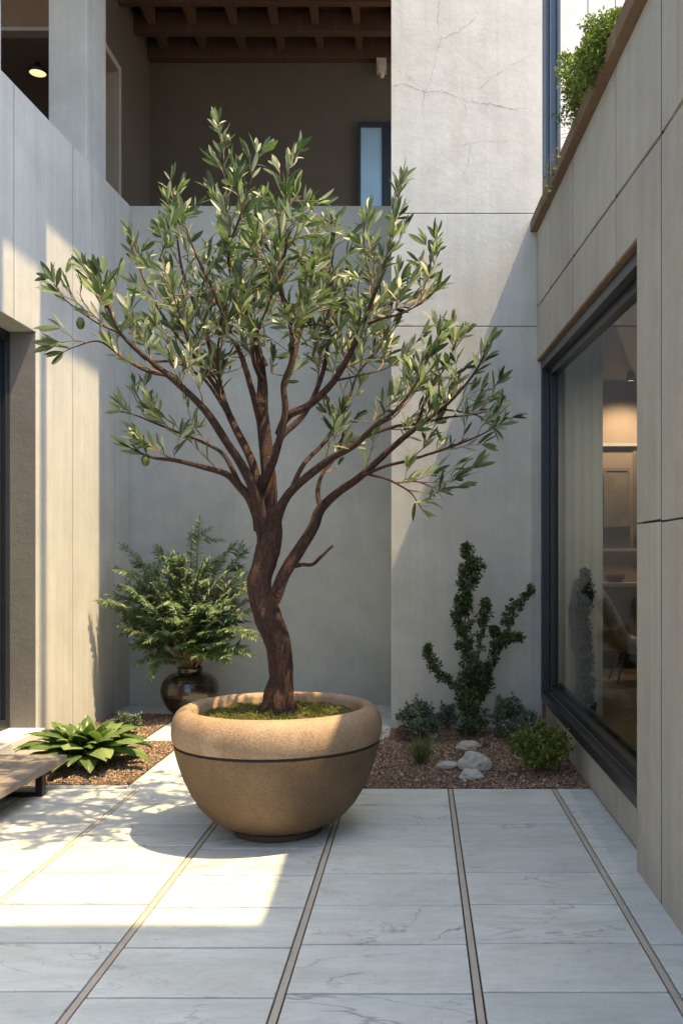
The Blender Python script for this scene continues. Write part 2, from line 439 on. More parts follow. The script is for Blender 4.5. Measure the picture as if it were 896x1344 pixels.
w.build('joint_backing', simple('grey_joint', (.20,.19,.175), .9), lw)
w = MB(); w.box(-3.3, -2.93, 4.0, 7.165, .0, .185)
w.build('door_step', M['white_wall'], lw, bevel=.006)
fr = MB()
fr.box(-3.29,-3.2, 7.09,7.168, .187,3.283); fr.box(-3.29,-3.2,4.0,7.09,3.2,3.283); fr.box(-3.29,-3.2,4.0,7.09,.187,.26)
fr.box(-3.27,-3.215, 6.98,7.03, .26,3.2); fr.box(-3.29,-3.2,5.5,5.57,.26,3.2)
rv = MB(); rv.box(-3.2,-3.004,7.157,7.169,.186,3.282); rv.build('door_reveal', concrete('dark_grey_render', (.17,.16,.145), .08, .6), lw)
df = fr.build('door_frame', M['frame'], lw, bevel=.004)
fr = MB(); fr.box(-3.25,-3.24,4.0,7.09,.26,3.2); fr.build('pane', M['black_glass'], df)

# columns that stand on the left wall
for i, (d0, d1, lab) in enumerate(((8.27,8.78,'wide smooth grey column standing on the left wall beside the timber ceiling'),
                                   (6.05,6.58,'grey column on the left wall cut off by the left edge of the picture'))):
    c = MB(); c.box(-3.35,-3.004, d0, d1, 4.6, 9.4)
    c.build('column', M['plaster'], bevel=.008, label=lab, cat='column', group='columns on the left wall')

# ------------------------------------------------------------------ recessed back wall
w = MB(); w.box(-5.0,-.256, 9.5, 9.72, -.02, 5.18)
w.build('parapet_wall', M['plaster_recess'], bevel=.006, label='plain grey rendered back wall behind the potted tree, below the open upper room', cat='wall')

# ------------------------------------------------------------------ tower wall (back right) with cracks
tw = thing('tower_wall', (.4, 8.18, 0), 'tall pale cracked concrete wall at the back right crossed by a diagonal shadow', 'wall')
w = MB()
for z0, z1 in ((-.02,3.586),(3.594,4.596),(4.604,13.0)):
    w.box(-.252, 1.098, 8.18, 8.45, z0, z1)
w.build('wall_panel', M['plaster'], tw, bevel=.004)
w = MB(); w.box(-.24, 1.09, 8.195, 9.75, 0, 12.9); w.build('wall_core', M['plaster'], tw)
w = MB()
r = random.Random(5)
def crack(pts, wd=.0045):
    pp = []
    for (a, b) in zip(pts[:-1], pts[1:]):
        n = max(3, int(math.hypot(b[0]-a[0], b[1]-a[1])/3))
        for i in range(n):
            t_ = i/n; pp.append((a[0]+(b[0]-a[0])*t_+r.uniform(-1.3,1.3), a[1]+(b[1]-a[1])*t_+r.uniform(-1.3,1.3)))
    pp.append(pts[-1])
    vs = []; fs = []
    for i, q in enumerate(pp):
        a = pp[max(i-1,0)]; b = pp[min(i+1,len(pp)-1)]
        dx, dy = b[0]-a[0], b[1]-a[1]; L = math.hypot(dx,dy) or 1
        ww = wd*r.uniform(.15,1.0)*(1-.6*i/len(pp))
        c = P(q[0], q[1], 8.178)
        off = Vector((-dy/L*ww*-1, 0, dx/L*ww))
        vs += [c-off*.5, c+off*.5]
    fs = [(2*i, 2*i+1, 2*i+3, 2*i+2) for i in range(len(pp)-1)]
    w.add(vs, fs)
crack([(576,0),(574,30),(579,48),(570,80),(566,105),(558,120)]); crack([(579,50),(600,42),(618,28),(626,20),(620,9)])
crack([(516,112),(530,110),(548,118),(558,121),(585,121),(610,132),(645,137),(680,145),(700,152)], .006)
crack([(519,93),(535,99),(548,112),(558,121)]); crack([(556,122),(554,150),(560,172)]); crack([(626,118),(645,102),(672,85),(700,72)], .0045)
crack([(608,190),(640,185),(668,186)]); crack([(616,190),(614,215),(605,240)]); crack([(610,134),(612,150)]); crack([(640,136),(668,143),(690,141),(706,152)])
w.build('crack', simple('crack_line', (.15,.145,.13), .95), tw, label='thin dark branching crack lines in the upper wall')

# narrow window and white wall above the right-hand roof
nb = thing('upper_wall', (1.9, 8.2, 4.2), 'white panelled upper wall with a tall slate blue window strip behind the hanging plant', 'wall')
w = MB()
for x0, x1 in ((1.262,1.505),(1.513,1.75),(1.758,2.4),(2.408,3.2)): w.box(x0, x1, 8.2, 8.4, 4.3, 13.0)
w.build('wall_panel', M['white_wall'], nb, bevel=.004)
w = MB(); w.box(1.262,3.2,8.23,8.38,4.3,12.9); w.build('joint_backing', M['dark_gap'], nb)
w = MB(); w.box(1.10,1.13,8.19,8.3,4.2,13); w.box(1.232,1.26,8.19,8.3,4.2,13); w.box(1.165,1.178,8.195,8.3,4.2,13)
wf = w.build('window_frame', M['frame_blue'], nb, bevel=.003)
w = MB(); w.box(1.13,1.165,8.23,8.25,4.2,13); w.box(1.178,1.232,8.23,8.25,4.2,13); w.build('pane', simple('slate_blue_glass', (.05,.08,.11), .3, .1, .2, 1, 0), wf)

# ------------------------------------------------------------------ upper open room with timber ceiling
lg = thing('upper_room', (-2, 10.8, 4.2), 'open upper room with brown walls and dark timber ceiling above the back wall', 'room')
w = MB(); w.box(-5.0,1.0,9.72,12.2,4.0,4.2); w.build('floor', M['loggia'], lg)
w = MB(); w.box(-3.7,1.0,12.0,12.2,4.2,8.5); w.build('back_wall', M['loggia'], lg)
w = MB(); w.box(-3.75,-3.53,10.72,12.0,4.2,8.5); w.box(-3.75,-3.53,9.72,9.9,4.2,8.5); w.box(-3.75,-3.53,9.9,10.72,7.25,8.5)
w.build('side_wall', M['loggia'], lg, bevel=.004)
w = MB(); w.box(-3.76,-3.50,10.68,10.76,4.2,7.29); w.box(-3.76,-3.50,9.86,10.68,7.21,7.29)
w.build('door_frame', simple('brown_door_trim', (.36,.31,.25), .6), lg, bevel=.004)
w = MB(); w.box(-3.86,-3.77,9.8,10.9,4.2,7.3); w.build('door_recess', simple('dark_door', (.07,.055,.045), .7), lg)
w = MB(); w.box(-4.2,1.0,9.0,12.2,8.46,8.7); w.build('ceiling', M['beam'], lg)
for (y0,y1,z0,z1,x0) in ((11.86,11.998,8.02,8.33,-3.525),(11.30,11.42,8.03,8.28,-3.75),(10.70,10.80,8.03,8.28,-4.0),(10.0,10.14,8.03,8.28,-4.0)):
    w = MB(); w.box(x0,1.0,y0,y1,z0,z1); w.build('beam', M['beam'], lg, bevel=.01)
for k in range(9):
    x = -3.30+k*.505
    w = MB(); w.box(x-.045,x+.045,9.3,11.995,8.22,8.458)
    if x < -3.4: continue
    w2 = MB()
    for (a,b) in ((9.3,9.998),(10.142,10.698),(10.802,11.298),(11.422,11.858)): w2.box(x-.045,x+.045,a,b,8.12,8.40)
    w2.build('joist', M['beam'], lg, bevel=.006)
w = MB(); w.box(-.80,-.765,11.93,11.998,4.8,7.22); w.box(-.765,.3,11.93,11.998,7.16,7.22); w.box(-.49,-.37,11.95,11.998,4.8,7.16)
wf = w.build('window_frame', M['frame'], lg, bevel=.004)
w = MB(); w.box(-.765,-.49,11.97,11.995,4.8,7.16)
w.build('pane', M['blue_glass'], wf)
w = MB(); w.xyp([(-.42,11.6),(-.33,11.6),(-.33,11.7),(-.42,11.7)],7.95,8.06); 
w2 = MB()
w2.box(-.555,-.43,11.86,11.995,7.86,8.02); w2.box(-.53,-.455,11.80,11.86,7.80,7.90); w2.lathe([(.0,0),(.022,0),(.03,.02),(.03,.05)], -.485, 11.85, 16, 0, 7.75)
w2.build('wall_light', simple('off_white_plastic', (.45,.42,.36), .5), bevel=.006, label='small off-white wall fixture under the timber ceiling beside the tall wall', cat='wall light')

# left upper room behind the columns
lr = thing('side_room', (-5, 9, 4.2), 'dark upper left room with a lit ceiling lamp seen between the columns', 'room')
w = MB(); w.box(-9,-3.8,12.9,13.1,4.2,9.2); w.box(-9.2,-9,4,13.1,4.2,9.2); w.build('wall', simple('dark_brown_wall', (.12,.085,.06), .85), lr)
w = MB(); w.box(-9,-3.8,9.62,13.0,7.0,7.1); w.build('ceiling', simple('grey_brown_ceiling', (.15,.125,.105), .85), lr)
w = MB(); w.box(-9,-3.8,9.5,9.615,7.03,9.2); w.build('fascia', simple('brown_fascia', (.17,.11,.07), .8), lr)
w = MB(); w.box(-9,-3.8,9.48,9.62,6.99,7.028); w.build('trim', simple('pale_trim', (.30,.27,.23), .7), lr)
w = MB(); w.box(-9,-3.3,4,13.0,4.0,4.2); w.build('floor', M['loggia'], lr)
for x in (-4.9,-4.55,-4.2): 
    w = MB(); w.box(x,x+.09,12.6,12.75,4.2,6.4); w.build('post', M['wood'], lr, bevel=.004)
cl = thing('ceiling_lamp', P(50,95,10), 'small round lit lamp under the dark ceiling at the upper left', 'lamp')
c0 = P(50,95,10)
w = MB(); w.lathe([(0,.10),(.03,.10),(.03,.05),(.08,.045),(.10,.02),(.10,-.01),(.088,-.012)], c0.x, c0.y, 32, 0, c0.z); w.build('housing', M['black'], cl, smooth=True)
w = MB(); w.lathe([(.087,-.008),(.05,-.02),(0,-.024)], c0.x, c0.y, 32, 0, c0.z); w.build('diffuser', M['lamp'], cl, smooth=True)

# ------------------------------------------------------------------ added slabs and beams, unseen above the frame, that throw the shadows
SX, SK, SZ = -1.0, .33, -2.49
rc = thing('shadow_canopy', (-2.5, 6, 8.5), 'unseen flat concrete slab added over the left wall to shape its sun patches', 'light blocker')
w = MB()
w.xyp([(-8.5,2.7),(-1.11,2.7),(-1.11,6.65),(-1.27,6.65),(-1.27,8.9),(-8.5,8.9)], 8.5, 8.72)
w.build('shadow_slab', M['plaster'], rc)
def fin(dA, dB, z_hi, z_lo, nm):
    # fin whose shadow is an upright band on the left wall between depths dA and dB
    xa = -3+(8.5-z_hi)/2.49; xb = -3+(8.5-z_lo)/2.49
    f = lambda d, x: (x, d-SK*(x+3))
    w = MB(); w.xyp([f(dA,xa), f(dA,xb), f(dB,xb), f(dB,xa)], 8.51, 8.6); w.build(nm, M['plaster'], rc)
fin(7.24, 7.37, 4.3, -.1, 'shadow_fin'); fin(8.57, 9.35, 4.3, -.1, 'shadow_fin'); fin(6.1, 6.60, 4.0, 0.0, 'shadow_fin')
w = MB(); w.box(-1.02,-.84,6.68,8.2,8.62,8.7); w.build('shadow_bar', M['plaster'], rc)
w = MB(); w.box(-3.3,4.6,1.45,2.67,8.0,8.3)  # added out of view to shade the near paving
w.build('shadow_beam', M['plaster'], bevel=.01, label='unseen concrete beam added high over the patio to shade the near paving', cat='beam')

# ------------------------------------------------------------------ right building
rb = thing('right_building', (1.05, 5, 0), 'beige board marked building on the right with wooden coping and a large black framed window', 'building')
def ct(d): return 1.5+2.70+(max(d,3.4)-4.4)*.0873       # coping top
def jl(d): return 3.315+(max(d,3.2)-3.6)*.0972            # long joint
def lt(d): return 3.06+(d-4.42)*.0612                     # lintel
XW = 1.05
w = MB(); g2 = .010
def cb(d): return ct(d)-.1
up = [-3,-1.5,0,1.3,2.6,3.98,4.9,6.26,7.34,8.176]
for a, b in zip(up[:-1], up[1:]):
    a2, b2 = a+g2, b-g2
    if b > 8.1: b2 = b
    w.yz([(a2,jl(a)+g2),(b2,jl(b)+g2),(b2,cb(b)-.002),(a2,cb(a)-.002)], XW, XW+.04)
    if a >= 4.42:
        w.yz([(a2,lt(a)),(b2,lt(b)),(b2,jl(b)-g2),(a2,jl(a)-g2)], XW, XW+.04)
    elif b > 4.42:
        w.yz([(a2,1.68),(4.42,1.68),(4.42,lt(4.42)),(b2,lt(b)),(b2,jl(b)-g2),(a2,jl(a)-g2)], XW, XW+.04)
        w.yz([(a2,-.02),(4.42,-.02),(4.42,1.672),(a2,1.668)], XW, XW+.04)
    else:
        w.yz([(a2,1.672),(b2,1.672),(b2,jl(b)-g2),(a2,jl(a)-g2)], XW, XW+.04)
        w.yz([(a2,-.02),(b2,-.02),(b2,1.664),(a2,1.664)], XW, XW+.04)
w.build('cladding_panel', M['cladding'], rb, bevel=.003)
w = MB()
w.yz([(-3,0),(4.417,0),(4.417,cb(4.417)-.01),(3.4,cb(3.4)-.01),(-3,cb(-3)-.01)], XW+.041, XW+.3)
w.yz([(4.417,lt(4.417)+.003),(8.17,lt(8.17)+.003),(8.17,cb(8.17)-.01),(4.417,cb(4.417)-.01)], XW+.041, XW+.3)
for y in up[1:-1]:
    zt = cb(y)-.004
    zb = 0 if y < 4.42 else lt(y)+.004
    w.box(XW+.0025, XW+.0395, y-g2+.0005, y+g2-.0005, zb, zt)
w.build('joint_backing', M['dark_gap'], rb)
w = MB(); w.yz([(4.42,lt(4.42)-.015),(8.17,lt(8.17)-.015),(8.17,lt(8.17)),(4.42,lt(4.42))], XW+.004, XW+.30)
w.build('soffit_board', M['cap'], rb)
w = MB()
ys = [8.178, 6.6, 5.0, 3.4, 1.6, -.2, -3]
for a, b in zip(ys[1:], ys[:-1]):
    w.yz([(a+.001,cb(a)),(b-.001,cb(b)),(b-.001,ct(b)),(a+.001,ct(a))], .99, 1.32)
w.build('coping', M['cap'], rb, bevel=.005)
# low wall under window
w = MB()
for a, b in ((4.42,5.13),(5.13,6.5),(6.5,8.176)): w.box(1.13,1.36,a+.003,b-.003,-.02,.25)
w.build('plinth', M['cladding'], rb, bevel=.004)
w = MB(); w.box(XW+.041,1.36,4.30,4.421,0,3.06); w.build('jamb', M['cladding'], rb)
# window frame (stepped)
def ring(mb, x0, x1, ya, yb, zb, f, th, drop=0):
    """frame ring in the plane of the wall; top follows the sloping lintel"""
    mb.box(x0,x1,ya,yb,zb,zb+th)
    mb.yz([(ya,f(ya)-th-drop),(yb,f(yb)-th-drop),(yb,f(yb)-drop),(ya,f(ya)-drop)], x0, x1)
    mb.yz([(ya,zb+th),(ya+th,zb+th),(ya+th,f(ya+th)-th-drop),(ya,f(ya)-th-drop)], x0, x1)
    mb.yz([(yb-th,zb+th),(yb,zb+th),(yb,f(yb)-th-drop),(yb-th,f(yb-th)-th-drop)], x0, x1)
w = MB(); ring(w, 1.085,1.15,4.425,8.17,.252,lambda d: lt(d)-.017,.075)
ring(w, 1.152,1.22,4.50,8.095,.328,lambda d: lt(d)-.094,.06)
w.box(1.222,1.25,4.56,8.04,.36,.42)
wf = w.build('window_frame', M['frame'], rb, bevel=.004)
w = MB(); w.add([(1.187,4.56,.388),(1.187,8.035,.388),(1.187,8.035,lt(8.035)-.155),(1.187,4.56,lt(4.56)-.155)], [(0,3,2,1)])
w.build('pane', M['glass'], wf)
# room behind the glass
w = MB(); w.box(1.36,6,2.0,12.6,.0,.06); w.build('room_floor', simple('dark_room_floor', (.16,.12,.09), .5, 0, .3, 3), rb)
w = MB(); w.box(1.36,6,12.5,12.7,.0,4.1); w.build('room_back_wall', simple('room_wall', (.40,.31,.235), .85, 0, .12, 2), rb)
w = MB(); w.box(6,6.2,2.0,12.6,.0,4.1); w.box(1.36,6,1.8,2.0,0,4.1); w.box(1.1,1.36,8.46,12.6,0,4.1)
w.build('room_side_wall', simple('room_side_wall', (.35,.29,.23), .85, 0, .12, 2), rb)
w = MB(); w.box(1.36,6,2.0,12.6,3.95,4.1); w.build('room_ceiling', simple('room_ceiling', (.36,.31,.26), .8, 0, .08, 2), rb)
w = MB()
for i in range(14):
    x0 = 1.3+i*.0325; 
vs = []; fs = []; nn = 60
for i in range(nn+1):
    x = 1.2+(1.685-1.2)*i/nn; y = 8.42+.007*math.sin(i*.6)+.003*math.sin(i*2.3)
    vs += [(x,y,.06),(x,y,3.94),(x,y+.02,3.94),(x,y+.02,.06)]
for i in range(nn):
    a = i*4; fs += [(a,a+4,a+5,a+1),(a+2,a+6,a+7,a+3),(a+1,a+5,a+6,a+2)]
w.add(vs, fs)
w.build('reflection_panel', simple('grey_green_reflection', (.66,.70,.67), .9, 0, .08, 3), label='tall grey green panel added inside the large window in place of a reflected wall', cat='reflection_panel', smooth=True)  # added panel standing in for the grey wall reflected in the glass

# furniture inside
cab = thing('sideboard', (2.9, 12.3, .06), 'pale wall sideboard with a white top behind the chair in the room', 'sideboard')
w = MB(); w.box(2.15,4.2,12.1,12.49,.30,1.12); w.build('cabinet', simple('pale_cabinet', (.36,.32,.27), .6), cab, bevel=.006)
w = MB(); w.box(2.1,4.25,12.05,12.49,1.14,1.20); w.build('top', M['white'], cab, bevel=.006)
w = MB(); w.box(2.2,4.1,12.15,12.45,.06,.30); w.build('base', M['black'], cab)
w = MB(); w.lathe([(0,0),(.09,0),(.13,.05),(.14,.11),(.125,.11),(.11,.05),(0,.02)], 2.62, 12.25, 32, 0, 1.2)
w.build('bowl', M['wood'], smooth=True, label='small dark bowl on the white sideboard top', cat='bowl')
w = MB(); w.box(2.15,4.2,12.44,12.49,1.62,1.66); w.build('wall_rail', M['white'], rb)
w = MB(); w.box(2.15,4.2,12.44,12.49,3.05,3.09); w.build('wall_rail', M['white'], rb)
def picture(x0,x1,z0,z1,label,shape):
    o = thing('picture_frame', ((x0+x1)/2,12.44,z0), label, 'picture', 'pictures on the room wall')
    w = MB(); w.box(x0,x1,12.41,12.438,z0,z0+.04); w.box(x0,x1,12.41,12.438,z1-.04,z1); w.box(x0,x0+.04,12.41,12.438,z0+.04,z1-.04); w.box(x1-.04,x1,12.41,12.438,z0+.04,z1-.04)
    w.build('frame', simple('pic_frame', (.30,.26,.21), .5), o)
    w = MB(); w.box(x0+.04,x1-.04,12.42,12.437,z0+.04,z1-.04); w.build('canvas', simple('canvas', (.30,.25,.2), .8, 0, .5, 4), o)
    if shape:
        w = MB(); n = 30
        vs = [((x0+x1)/2+.05+.2*math.cos(a*2*math.pi/n)*(1-.2*math.sin(a*2*math.pi/n)), 12.418, (z0+z1)/2-.02+.38*math.sin(a*2*math.pi/n)) for a in range(n)]
        w.add(vs, [tuple(range(n))]); w.build('painted_shape', simple('dark_paint', (.09,.07,.05), .8), o)
picture(2.50,2.86,1.95,2.75,'small dim brown picture left of the large one on the room wall',False)
picture(2.72+.18,3.6,1.85,2.98,'large picture with a dark rounded shape on the room wall',True)

def chair(cx, cy, z0):
    o = thing('armchair', (cx,cy,z0), 'white curved shell chair on wooden legs behind the window', 'chair')
    w = MB(); nu, nv = 16, 14
    vs = []
    for j in range(nv+1):
        t_ = j/nv
        # profile in plan X (front to +x): back leaning to -x
        if t_ < .5: q = t_/.5; px = .30-.52*q; pz = .40+.02*(1-q)-.03*math.sin(q*math.pi); hw_ = .27
        else: q = (t_-.5)/.5; px = -.22-.30*q**1.1; pz = .40+.66*q+.04*math.sin(q*3.14); hw_ = .27-.16*q*q
        for i in range(nu+1):
            u = -1+2*i/nu
            side = abs(u)**2.5
            x = px+(.12*side if t_ >= .5 else .0); z = pz+(.17*side*(math.sin(min(1,t_*1.6)*math.pi*.9)) if t_ < .62 else .05*side)
            vs.append(Vector((cx+x, cy+u*hw_, z0+z)))
    fs = [(j*(nu+1)+i, j*(nu+1)+i+1, (j+1)*(nu+1)+i+1, (j+1)*(nu+1)+i) for j in range(nv) for i in range(nu)]
    w.add(vs, fs)
    sh = w.build('shell', M['white'], o, smooth=True)
    sm = sh.modifiers.new('thick', 'SOLIDIFY'); sm.thickness = .035
    for (a, b) in ((-1,-1),(1,-1),(-1,1),(1,1)):
        w = MB(); w.tube([Vector((cx+a*.13-.02,cy+b*.12,z0+.37)), Vector((cx+a*.24-.02,cy+b*.24,z0))], [.022,.012], 10); w.build('leg', M['wood'], o, smooth=True)
chair(2.52, 10.7, .06)
w = MB(); w.lathe([(0,.015),(1.3,.015),(1.32,.0)], 3.2, 10.2, 64, 0, .06); w.build('rug', simple('woven_rug', (.27,.22,.17), .95, 0, .35, 9, .4), label='round woven rug on the dark floor under the white chair', cat='rug')
dl = thing('downlight', (2.75,11.9,3.9), 'small lit spotlight on the ceiling inside the right-hand room', 'lamp')
w = MB(); w.lathe([(.03,.05),(.055,.05),(.06,-.06),(.052,-.062)], 2.75, 11.9, 24, 0, 3.89); w.build('housing', M['black'], dl, smooth=True)
w = MB(); w.lathe([(.05,-.05),(0,-.05)], 2.75, 11.9, 24, 0, 3.89); w.build('bulb', M['lamp'], dl)

# ------------------------------------------------------------------ big planter
PX, PY = (365-VX)/F*5.09, 5.09
pt = thing('planter', (PX,PY,0), 'huge round sandy stone bowl planter holding the olive tree on the patio', 'planter')
w = MB()
prof = [(.0,.035),(.20,.035),(.27,.045),(.33,.072),(.385,.112),(.432,.165),(.475,.235),(.512,.315),(.540,.395),(.556,.455),(.563,.496)]
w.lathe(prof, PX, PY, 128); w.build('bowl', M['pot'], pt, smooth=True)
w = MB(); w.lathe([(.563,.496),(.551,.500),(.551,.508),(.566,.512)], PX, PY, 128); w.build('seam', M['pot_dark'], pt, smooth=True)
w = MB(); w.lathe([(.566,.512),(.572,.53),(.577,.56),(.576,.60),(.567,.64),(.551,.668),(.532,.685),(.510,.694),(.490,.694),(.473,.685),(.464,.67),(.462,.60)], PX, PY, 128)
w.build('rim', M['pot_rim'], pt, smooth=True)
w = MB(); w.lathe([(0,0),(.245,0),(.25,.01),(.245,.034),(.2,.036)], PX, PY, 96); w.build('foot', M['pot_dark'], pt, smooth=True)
def mz(x, y):
    rr = math.hypot(x-PX, y-PY)/.46
    return .632+.03*(1-rr*rr)+.016*noise.noise(Vector((x*7,y*7,3)))+.008*noise.noise(Vector((x*22,y*22,5)))
w = MB(); vs = []; fs = []; NR, NA = 26, 80
for i in range(NR+1):
    for k in range(NA):
        a = 2*math.pi*k/NA; rr = .463*i/NR; x = PX+rr*math.cos(a); y = PY+rr*math.sin(a); vs.append((x,y,mz(x,y)))
for i in range(NR):
    for k in range(NA): fs.append((i*NA+k, i*NA+(k+1) % NA, (i+1)*NA+(k+1) % NA, (i+1)*NA+k))
w.add(vs, fs, 0)
r = random.Random(21)
for _ in range(11000):
    a = r.uniform(0,6.283); rr = .459*math.sqrt(r.random()); x = PX+rr*math.cos(a); y = PY+rr*math.sin(a)
    if noise.noise(Vector((x*9,y*9,9))) < -.28: continue
    d_ = Vector((r.gauss(0,.7), r.gauss(0,.7), r.uniform(.3,1.2)))
    w.leaf(Vector((x,y,mz(x,y)-.002)), d_, Vector((r.gauss(0,1),r.gauss(0,1),.3)), r.uniform(.008,.024), r.uniform(.003,.007), .2, .3, ((0,.5),(.5,1),(1,0)), 1)
w.build('moss', [M['moss_base'], M['moss']], pt)

# ------------------------------------------------------------------ the olive tree
def cr(pts, sub=6):
    out = []
    n = len(pts)
    for i in range(n-1):
        p0 = pts[max(i-1,0)]; p1 = pts[i]; p2 = pts[i+1]; p3 = pts[min(i+2,n-1)]
        for k in range(sub):
            t_ = k/sub
            out.append([.5*((2*b)+(-a+c)*t_+(2*a-5*b+4*c-d)*t_*t_+(-a+3*b-3*c+d)*t_**3) for a,b,c,d in zip(p0,p1,p2,p3)])
    out.append(list(pts[-1])); return out

TD = 5.09
ot = thing('olive_tree', (PX,PY,.66), 'large multi branched olive like tree with a twisted brown trunk growing in the round planter', 'tree')
trunk = MB(); twigs = MB(); leaves = MB()
r = random.Random(12)
branches = []     # smoothed world paths (points, radii)
def branch(pts, mb=trunk, seg=14, rough=.12, sub=6, keep=True, wob=0):
    """pts: (px, py, depth offset, width in px)"""
    q = cr(pts, sub)
    P3 = []; RR = []
    for i, (x, y, dd, wd) in enumerate(q):
        j = wob*min(1, i/6.0)
        P3.append(P(x+r.uniform(-j,j), y+r.uniform(-j,j), TD+dd)); RR.append(max(.0018, wd/2/F*(TD+dd)*(.86 if wd < 22 else .93)))
    mb.tube(P3, RR, seg, rough, 0, r.uniform(0,50))
    if keep: branches.append((P3, RR))
    return P3, RR
branch([(367,945,0,50),(367,930,0,45),(368,915,0,38),(369,894,0,33),(366,848,-.01,35),(354,817,-.02,38),(346,793,-.02,36),(340,766,0,33),(347,739,.02,33),(354,712,.02,35),(354,690,.02,33),(352,668,.03,28)], seg=40, rough=.10, sub=9, keep=False)
# surface roots flare
for a in range(7):
    th = a*.9+.3; w_ = [Vector((PX+.02*math.cos(th), PY+.02*math.sin(th), .84)), Vector((PX+.045*math.cos(th), PY+.045*math.sin(th), .76)), Vector((PX+.07*math.cos(th), PY+.07*math.sin(th), .69)), Vector((PX+.14*math.cos(th), PY+.14*math.sin(th), .648))]
    trunk.tube(w_, [.03,.036,.026,.006], 10, .2, 0, a)
# central textured limb
branch([(352,685,.03,27),(353,640,.04,23),(350,598,.05,21),(344,542,.08,19),(344,500,.12,15),(338,455,.14,11),(322,400,.15,8),(306,345,.16,6.5),(300,290,.15,5),(295,235,.14,4),(290,190,.12,2.6),(286,160,.12,1.8)])
# left low
branch([(346,700,0,22),(332,660,-.05,17),(316,640,-.1,13),(296,622,-.2,10),(262,612,-.3,8),(228,604,-.4,6),(198,600,-.45,4),(172,588,-.5,2.5)])
branch([(316,640,-.1,9),(296,600,-.05,6.5),(276,585,.1,5),(240,570,.2,4),(205,556,.3,3),(178,545,.35,2),(158,540,.4,1.5)])
# left main
branch([(344,695,-.02,24),(336,650,-.08,17),(318,612,-.15,14),(300,584,-.2,12.5),(268,537,-.3,11),(221,493,-.42,9),(187,466,-.5,7),(157,436,-.55,5),(144,408,-.58,4),(124,375,-.6,2.6),(112,352,-.6,1.7)])
branch([(221,493,-.42,6),(190,486,-.5,4.5),(160,468,-.55,3.5),(130,448,-.62,2.6),(100,455,-.66,1.6),(84,462,-.66,1.2)])
branch([(187,466,-.5,4),(160,440,-.45,3.2),(130,425,-.5,2.4),(100,405,-.5,2),(80,388,-.5,1.4)])
# second left
branch([(345,672,.02,18),(332,610,.0,13.5),(308,560,.1,11),(293,523,.15,10),(274,448,.2,7.5),(256,400,.22,6),(240,358,.25,4.5),(233,315,.25,3),(228,270,.25,2),(236,248,.25,1.4)])
branch([(293,523,.15,7),(262,478,.25,5.5),(232,440,.35,4.5),(205,400,.4,3.2),(186,360,.45,2.4),(172,322,.45,1.5)])
branch([(300,545,.1,6),(270,500,.35,4.5),(240,480,.5,3.5),(200,455,.6,2.5),(170,430,.62,1.6)])
# inner ups
branch([(344,560,.08,13),(330,510,-.05,9.5),(318,470,-.1,8),(300,430,-.15,6.5),(282,385,-.2,5),(262,345,-.25,3.6),(248,310,-.28,2.4),(240,285,-.28,1.5)])
branch([(349,481,.1,9),(325,430,.05,7),(307,378,.0,5.5),(300,330,-.05,4.2),(315,285,-.1,3.2),(330,235,-.1,2.2),(336,200,-.1,1.5)])
branch([(344,640,0,14),(361,598,-.1,11.5),(374,542,-.15,10),(372,505,-.18,9),(383,470,-.2,7.5),(380,420,-.22,6.5),(366,370,-.25,5.5),(376,320,-.28,4.5),(372,275,-.3,3.5),(378,235,-.3,2.6),(390,200,-.3,1.7)])
branch([(372,512,-.18,7),(384,477,-.1,6.5),(400,420,0,5.5),(424,378,.05,4.2),(437,335,.1,3),(440,290,.1,1.8)])
branch([(356,610,.0,12),(368,575,.1,9.5),(398,545,.2,8.5),(420,500,.3,7),(430,450,.4,5.5),(420,400,.5,4),(410,350,.55,3),(414,305,.58,1.8)])
# right up
branch([(365,570,-.05,11),(378,546,-.1,12),(405,532,-.1,11.5),(438,500,-.12,10),(460,462,-.15,8.5),(473,430,-.18,7),(490,390,-.2,5.5),(505,350,-.22,4.4),(512,310,-.25,3.2),(520,275,-.25,2.4),(526,238,-.25,1.5)])
branch([(473,430,-.18,5.5),(495,420,-.25,4.5),(525,412,-.3,3.4),(548,400,-.3,2.4),(565,385,-.3,1.5)])
branch([(460,462,-.15,5),(480,420,0,4),(488,380,.1,3),(478,330,.15,2.2),(478,290,.15,1.4)])
branch([(438,500,-.12,4),(475,492,-.2,2.4),(505,484,-.2,1.6),(530,470,-.2,1.2)], keep=True)
# right low
branch([(360,690,0,20),(372,659,-.05,14),(391,636,-.1,12.5),(433,603,-.2,11),(466,584,-.25,9),(490,560,-.3,7),(520,538,-.33,5.5),(548,500,-.35,4),(562,465,-.35,2.6),(578,435,-.35,1.6)])
branch([(433,603,-.2,7),(470,578,-.05,6),(513,561,.05,5.2),(550,556,.1,4.2),(585,548,.15,3.2),(615,545,.2,2.2),(640,540,.2,1.4)])
branch([(380,650,.0,9),(398,610,.15,7),(430,575,.3,6),(455,530,.4,4.6),(470,490,.5,3.4),(500,455,.55,2.4),(518,430,.58,1.5)])
